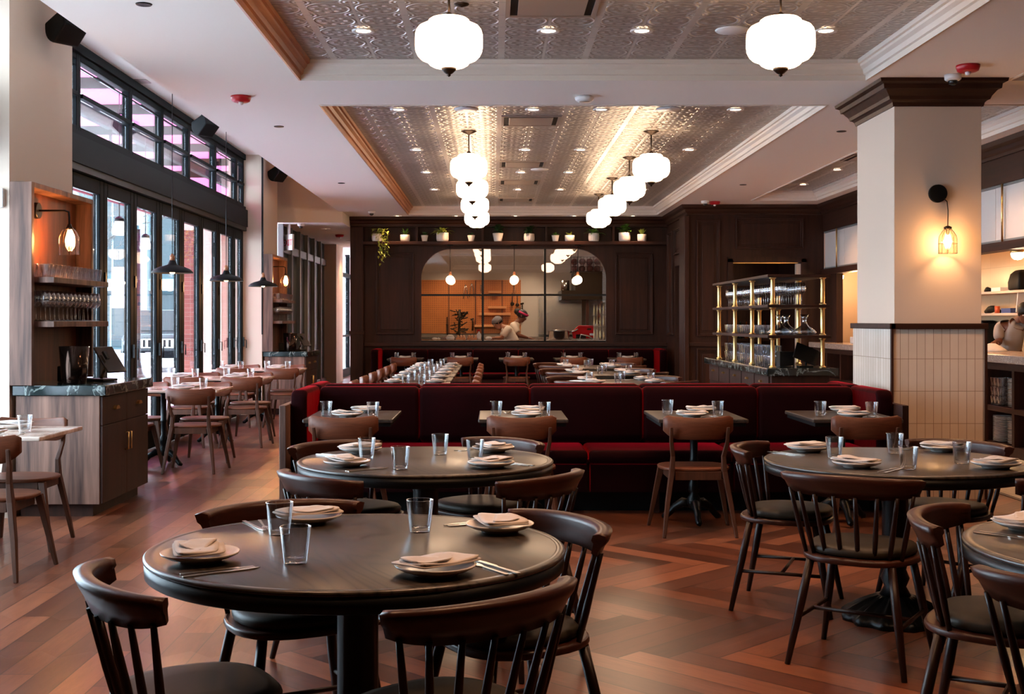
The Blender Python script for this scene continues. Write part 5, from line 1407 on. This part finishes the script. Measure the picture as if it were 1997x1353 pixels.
MB().lathe([(.07,0),(.085,.05),(0,.05)], 20).build('tub', M['white_plastic'], t); MB().sphere((0,0,.06), .07, 14, (1,1,.5)).build('flour', M['pot'], t)
t = thing('spray_bottle', 'white spray bottle with a red head by the window bar', 'bottle', (kp(934,660,23.1)[0],23.1,1.0455))
MB().lathe([(.035,0),(.04,.02),(.038,.1),(.014,.14),(.012,.16)], 18).build('bottle', M['white_plastic'], t); MB().box(-.03,.02,-.012,.012,.161,.19).box(-.035,-.025,-.006,.006,.14,.17).build('trigger_head', M['red_gloss'], t)
tag(MB().sphere((0,0,.03), .055, 12, (1.2,.9,.55)).build('dough_ball', M['pot'], None, (kp(953,664,23.1)[0],23.1,1.0455)), 'pale dough ball on the counter before the grey cap', 'dough')
tag(MB().sphere((0,0,.02), .04, 10, (1.4,.9,.5)).sphere((.07,0,.02), .03, 10, (1.2,.9,.6)).build('paper_scraps', M['pot'], None, (kp(848,664,23.1)[0],23.1,1.0455)), 'small crumpled paper scraps on the counter end', 'paper')
# stock pot, red slicer, oven hood and shelf at the bar side of the kitchen
t = thing('stock_pot', 'steel stock pot with long handle in front of the red machine', 'pot', (kp(1090,660,23.05)[0],23.06,1.0455))
MB().lathe([(0,0),(.19,0),(.195,.01),(.195,.16),(.2,.165),(.19,.165),(.187,.01),(0,.008)], 32, caps=False).build('pan', M['steel'], t)
MB().tube([(.19,0,.14),(.3,0,.17),(.36,-.02,.2)], .012, 8).build('handle', M['steel'], t)
MB().lathe([(0,.2),(.05,.195),(.19,.17)], 28).build('lid', M['steel'], t)
t = thing('red_slicer', 'glossy red meat slicer with a badge and white label in the kitchen', 'slicer', (kp(1140,660,23.2)[0],23.21,1.0455))
MB().box(-.25,.22,-.12,.12,0,.02).build('foot_plate', M['steel'], t)
MB().prism([(-.22,.0205),(.2,.0205),(.21,.2),(.16,.27),(-.12,.27),(-.24,.15)], -.1, .1, 'y').build('housing', M['red_gloss'], t, bevel=.015)
MB().prism([(.08+.045*math.cos(2*math.pi*k/20), .2+.02*math.sin(2*math.pi*k/20)) for k in range(20)], -.104, -.1005, 'y').build('badge', M['bronze'], t)
MB().box(.09,.16,-.104,-.1005,.08,.12).build('paper_label', M['white_plastic'], t)
MB().box(-.17,.02,-.115,-.1005,.02,.1).build('blade_guard', M['black'], t)
MB().tube([(-.1,-.14,.02),(-.08,-.15,.1),(.06,-.15,.07),(.14,-.15,.02)], .01, 8).build('carriage_arm', M['chrome'], t)
t = thing('oven_hood', 'dark kitchen hood and shelf block behind the bar-side pane', 'hood', (0,0,0))
MB().box(1.75,2.6,26.0,27.4,2.05,2.45).build('hood_box', M['bronze'], t); MB().box(1.45,2.6,25.9,27.4,1.85,2.049).build('hood_skirt', M['bronze'], t)
for x in (2.0,2.25,2.5): MB().box(x-.03,x+.03,25.95,26.0,1.3,1.849).build('bracket', M['walnut_dark'], t)
MB().box(1.0,1.95,26.9,27.45,1.1,2.0).build('steel_back', M['steel'], t)
t = thing('mesh_basket', 'wire basket of red onions on top of the kitchen hood', 'basket', (2.2,25.9,2.4505+.0))
t.location = (2.1,26.6,2.4505)
bk = MB()
for k in range(13): 
    x = -.42+.07*k; bk.tube([(x,-.2,.0),(x,-.2,.34)], .005, 4)
for z in (.02,.12,.22,.33): bk.tube([(-.42,-.2,z),(.42,-.2,z)], .005, 4)
for sx in (-.42,.42):
    for z in (.02,.33): bk.tube([(sx,-.2,z),(sx,.2,z)], .005, 4)
bk.box(-.42,.42,-.2,.2,0,.006).build('wire_frame', M['bronze'], t)
rd = random.Random(2)
for k in range(10): MB().sphere((-.33+.165*(k%5),-.08+.1*(k%2),.085+.15*(k//5)), .075, 12).build('onion', M['onion'] if 'onion' in M else M.setdefault('onion', flat('red_onion', (110,50,38), .5)), t)
tag(MB().lathe([(.09,0),(.09,.22),(.0,.22)], 22).build('steel_canister', M['steel'], None, (1.55,26.3,2.0495)), 'steel canister on the kitchen hood ledge', 'canister')
tag(MB().lathe([(.03,0),(.035,.14),(.015,.19),(.015,.24),(0,.24)], 14).build('water_bottle', M['tumbler'], None, (kp(1163,600,25)[0],25.6,1.0)), 'clear plastic bottle at the edge of the hood', 'bottle').location = (2.05,23.15,1.0455)
tag(MB().box(-.05,.05,-.03,.03,0,.3).build('knife_block', M['vent_grey'], None, (2.02,23.0,1.0455)), 'grey upright knife holder beside the red slicer', 'holder').location = (1.94,23.02,1.0455)
for x, y in ((-.9,25.2),(.6,25.2),(2.0,25.2),(-.9,26.6),(.8,26.6)):
    place('can', (x,y,3.199), 0, 'small lit downlight in the kitchen ceiling', 'kitchen downlights'); SPOTS.append(((x,y,3.17), 95, (255,226,192)))
POINTS.append(((.3,23.6,2.9), 40, (255,226,192), .15));  # added fill light to brighten the kitchen, no fitting of its own
# back bar passage: shelf with bottles behind the rack
tag(MB().box(3.95,5.0,21.4,21.7,1.05,1.09).build('bottle_shelf', M['walnut_dark_x']), 'dark shelf in the passage behind the brass rack', 'shelf')
for k in range(9):
    o = MB().lathe([(.035,0),(.037,.02),(.036,.18),(.013,.23),(.013,.3),(0,.3)], 14).build('liquor_bottle', M[('bottle_green','bottle_amber','black')[k%3]] if 'bottle_green' in M else (M.setdefault('bottle_green', flat('dark_green_glass', (26,44,30), .1)), M.setdefault('bottle_amber', flat('amber_glass', (120,60,20), .1)))[0], None, (4.02+.11*k,21.5,1.0905))
    tag(o, 'bottle on the dark shelf in the passage behind the brass rack', 'bottle', 'bottles in the back passage')

# ================================================================ outside: patio canopy, street, car
t = thing('patio_canopy', 'pink cloth patio canopy on steel rafters outside the folding doors', 'canopy', (0,0,0))
MB().box(-7.4,-4.1,9,17,4.60,4.62).box(-9.4,-4.1,17,36,4.60,4.62).build('canopy_cloth', M['canopy'], t)
for y in range(10,27,2): MB().box(-7.4,-4.1,y-.04,y+.04,4.45,4.59).build('rafter', M['charcoal'], t)
for x in (-4.3,-5.8,-7.3): MB().box(x-.05,x+.05,9,27,4.30,4.449).build('beam', M['charcoal'], t)
MB().box(-7.42,-7.37,9,27,3.7,4.29).build('valance', M['valance'] if 'valance' in M else M.setdefault('valance', flat('maroon_cloth', (110,30,50), .8)), t)
for y in (9.0,15.6,22.4): MB().box(-7.35,-7.25,y,y+.1,-.06,4.295).build('post', M['charcoal'], t)
k = 0
for x in (-5.1,-6.3):
    for y in range(10,26,3):
        o = tag(MB().box(x-.03,x+.03,y,y+2.4,4.16,4.20).build('tube_light', M['tube']), 'slim white tube light hung under the patio canopy', 'light', 'tube lights under the patio canopy')
for y in (9.5,12.5,15.5,18.5):
    t = thing('patio_heater_rail', 'dark heater bar hung under the patio canopy', 'heater', (-5.8,y,3.6), 0, 'heater bars under the patio canopy')
    MB().box(-.9,.9,-.07,.07,-.05,.05).build('housing', M['charcoal'], t, bevel=.01); MB().box(-.02,.02,-.02,.02,.051,.699).build('hanger', M['charcoal'], t)
def lantern(x, y, z, l_):
    t = thing('patio_lantern', l_, 'lantern', (x,y,z))
    MB().lathe([(.02,.18),(.06,.15),(.065,.12),(0,.119)], 18).build('cap', M['black'], t)
    MB().lathe([(.055,.118),(.085,-.04),(.06,-.06),(0,-.06)], 18).build('glass_shade', M['lant'], t)
    MB().tube([(0,0,.18),(0,0,4.29-z)], .008, 5).build('cord', M['black'], t)
M['lant'] = flat('frosted_lantern_glass', (236,232,222), .3, emit=lin((255,236,210)), es=1.0)
for x, y, l_ in ((-4.75,15.5,'frosted patio lantern hanging nearest the folding doors'),(-5.3,18.6,'frosted patio lantern before the brick wall'),(-5.7,14.2,'frosted patio lantern in the middle of the patio'),(-4.75,12.2,'frosted patio lantern near the glassware station')): lantern(x,y,2.55,l_)
# street lamp
t = thing('street_lamp', 'tall dark street lamp post with a frosted head', 'lamp post', (-8.3,28.5,-.06))
MB().lathe([(.22,0),(.22,.1),(.12,.25),(.07,.5),(.055,3.6),(0,3.6)], 16).build('post', M['post_green'], t)
MB().lathe([(.1,3.7),(.17,4.3),(.05,4.5),(0,4.5)], 16).build('head', M['lant'], t)
M_ = None
# banner
tag(MB().box(-.28,.28,-.01,.01,0,.95).build('street_banner', M['white_plastic'], None, (-8.6,28.4,1.7)), 'small white banner on the street lamp post', 'banner')
# road edge slats, parked car, far building
t = thing('slatted_barrier', 'low grey slatted barrier across the snowy road', 'fence', (0,0,0))
for z in (.35,.6,.85,1.1): MB().box(-22,-11.2,34,34.06,z,z+.14).build('rail', M['vent_grey'], t)
for x in (-21,-17,-14,-11.4): MB().box(x,x+.1,34.07,34.15,-.06,1.3).build('post', M['charcoal'], t)
tag(MB().box(-24,-9.0,31.5,32.2,-.06,.55).build('snow_bank', M['street']), 'low bank of snow along the road', 'snow', None, 'stuff')
t = thing('parked_car', 'dark off-road car facing the restaurant on the snowy street', 'car', (-9.75,36.5,-.06), R(6))
body = []
for y, w_, z0, z1 in ((-2.2,.86,.45,.98),(-2.1,.92,.4,1.08),(-1.0,.94,.38,1.14),(-.95,.94,.38,1.16),(2.2,.94,.38,1.16),(2.3,.9,.45,1.1)):
    body.append([(-w_,y,z0),(w_,y,z0),(w_,y,z1-.08),(w_*.9,y,z1),(-w_*.9,y,z1),(-w_,y,z1-.08)])
MB().loft(body, True, False).build('body', M['car_paint'], t, bevel=.03)
MB().loft([[(-.82,y0,1.165),(.82,y0,1.165),(.82,y1_,1.165),(-.82,y1_,1.165)] if z == 0 else [(-.72,y0+.25,1.78),(.72,y0+.25,1.78),(.72,y1_-.1,1.78),(-.72,y1_-.1,1.78)] for z,y0,y1_ in ((0,-.9,2.2),(1,-.9,2.2))], True, False).build('cabin', M['screen'], t, bevel=.03)
MB().box(-.70,.70,-2.24,-2.201,.70,.95).build('grille', M['chrome'], t)
for k in range(7): MB().box(-.45+.14*k-.035+.03,-.45+.14*k+.035+.03,-2.26,-2.241,.72,.93).build('grille_slot', M['black'], t)
for s_ in (-1,1):
    MB().tube([(s_*.72,-2.28,.84),(s_*.72,-2.205,.84)], .12, 18).build('headlamp', M['white_plastic'], t)
    for yy_ in (-1.5,1.5):
        w0 = MB().tube([(s_*.82,yy_,.38),(s_*1.0,yy_,.38)], .38, 26).build('wheel', M['black_matte'], t)
        MB().tube([(s_*1.001,yy_,.38),(s_*1.01,yy_,.38)], .2, 18).build('hub', M['steel'], w0)
    MB().box(s_*1.0-.1,s_*1.0+.1,-.8,-.7,1.15,1.32).build('mirror', M['black'], t)
MB().box(-.85,.85,-2.36,-2.25,.42,.62).build('bumper', M['charcoal'], t, bevel=.02)
MB().box(-.22,.22,-2.375,-2.361,.45,.58).build('number_plate', M['white_plastic'], t)
t = thing('street_building', 'pale teal and grey office building across the street', 'building', (0,0,0))
MB().box(-34,-11.6,62,70,-.06,9).build('wall', M['facade'], t)
MB().box(-34,-11.5,61.2,62,2.9,3.5).build('canopy_band', M['facade_light'], t)
for x in (-31,-27.5,-24,-20.5,-17,-13.6):
    w_ = MB().box(x,x+2.4,61.9,61.99,3.9,7.6).build('window', M['facade_glass'], t)
    MB().box(x+1.15,x+1.25,61.86,61.899,3.9,7.6).build('mullion', M['facade_light'], w_)
    w_ = MB().box(x,x+2.2,61.9,61.99,.1,2.7).build('shopfront', M['facade_glass'], t)
    MB().box(x+1.05,x+1.15,61.86,61.899,.1,2.7).build('mullion', M['facade_light'], w_)
    MB().box(x-.7,x-.3,61.0,61.4,-.06,9.0).build('pilaster', M['facade_light'], t)
t = thing('bare_tree', 'bare winter tree with a web of thin branches across the street', 'tree', (-14.5,44,-.06))
rd = random.Random(9); tr = MB(); br = MB()
tr.tube([(0,0,0),(.1,0,1.5),(0,.1,3.0),(.1,0,5.0)], [.16,.13,.1,.04], 8)
def branch(p, d_, L, r_, n_):
    q = p+d_*L; br.tube([p, p+d_*L*.5+Vector((0,0,.04*L)), q], [r_,r_*.8,r_*.55], 4, False)
    if n_:
        for k in range(3): branch(p+d_*L*rd.uniform(.5,1), (d_+Vector((rd.uniform(-.8,.8),rd.uniform(-.6,.6),rd.uniform(-.2,.6)))).normalized(), L*.66, r_*.55, n_-1)
for k in range(9): branch(Vector((0,0,1.8+.35*k)), Vector((rd.uniform(-1,1),rd.uniform(-.7,.7),rd.uniform(.3,.8))).normalized(), 1.7, .05, 3)
tr.build('trunk', M['bark'], t); br.build('branches', M['bark'], t, fix=False)
# ================================================================ camera, light, output
cam = bpy.data.cameras.new('camera'); co = bpy.data.objects.new('camera', cam); COL.objects.link(co)
co.location = (0,0,EYE); co.rotation_euler = (R(90),0,0)
cam.sensor_width = 36; cam.lens = F*36/1997; cam.clip_end = 300
cam.shift_x = (998.5-962)/1997; cam.shift_y = -(676.5-625)/1997
sc.camera = co
wd = bpy.data.worlds.new('sky'); sc.world = wd; wd.use_nodes = True
bg = wd.node_tree.nodes['Background']; bg.inputs[0].default_value = (*lin((212,232,246)),1); bg.inputs[1].default_value = SKY
def light(name, typ, loc, power, col, size=.1, rot=(0,0,0), **kw):
    l = bpy.data.lights.new(name, typ); l.energy = power; l.color = lin(col)
    if typ in ('POINT','SPOT'): l.shadow_soft_size = size
    for k_, v_ in kw.items(): setattr(l, k_, v_)
    o = bpy.data.objects.new(name, l); COL.objects.link(o); o.location = loc; o.rotation_euler = rot
    return o
# portals: guide daylight sampling through the glazed bays
for y0, y1, z0, z1 in ((10.0,18.2,.3,2.75),(10.0,18.2,3.1,3.8),(4.8,8.7,.3,3.8)):
    l = light('window_portal', 'AREA', (-3.9,(y0+y1)/2,(z0+z1)/2), 1, (255,255,255), rot=(0,R(-90),0), shape='RECTANGLE', size=z1-z0, size_y=y1-y0)
    l.data.cycles.is_portal = True
for p in SPOTS:
    light('downlight_beam', 'SPOT', p[0], p[1], p[2] if len(p) > 2 else (255,194,146), .04, spot_size=R(110), spot_blend=.8)
for p in POINTS:
    light('lamp_or_fill_point', 'POINT', p[0], p[1], p[2], p[3])
sc.view_settings.view_transform = 'Standard'; sc.view_settings.look = 'None'; sc.view_settings.gamma = 1
sc.view_settings.use_curve_mapping = False
sc.view_settings.exposure = EXPO
cy = sc.cycles
cy.use_denoising = True
try: cy.denoiser = 'OPENIMAGEDENOISE'
except Exception: pass
cy.max_bounces = 10; cy.diffuse_bounces = 4; cy.glossy_bounces = 4; cy.transmission_bounces = 6; cy.transparent_max_bounces = 24
cy.sample_clamp_indirect = 6; cy.sample_clamp_direct = 0; cy.caustics_reflective = False; cy.caustics_refractive = False
cy.use_light_tree = True; cy.use_adaptive_sampling = True; cy.adaptive_threshold = .02
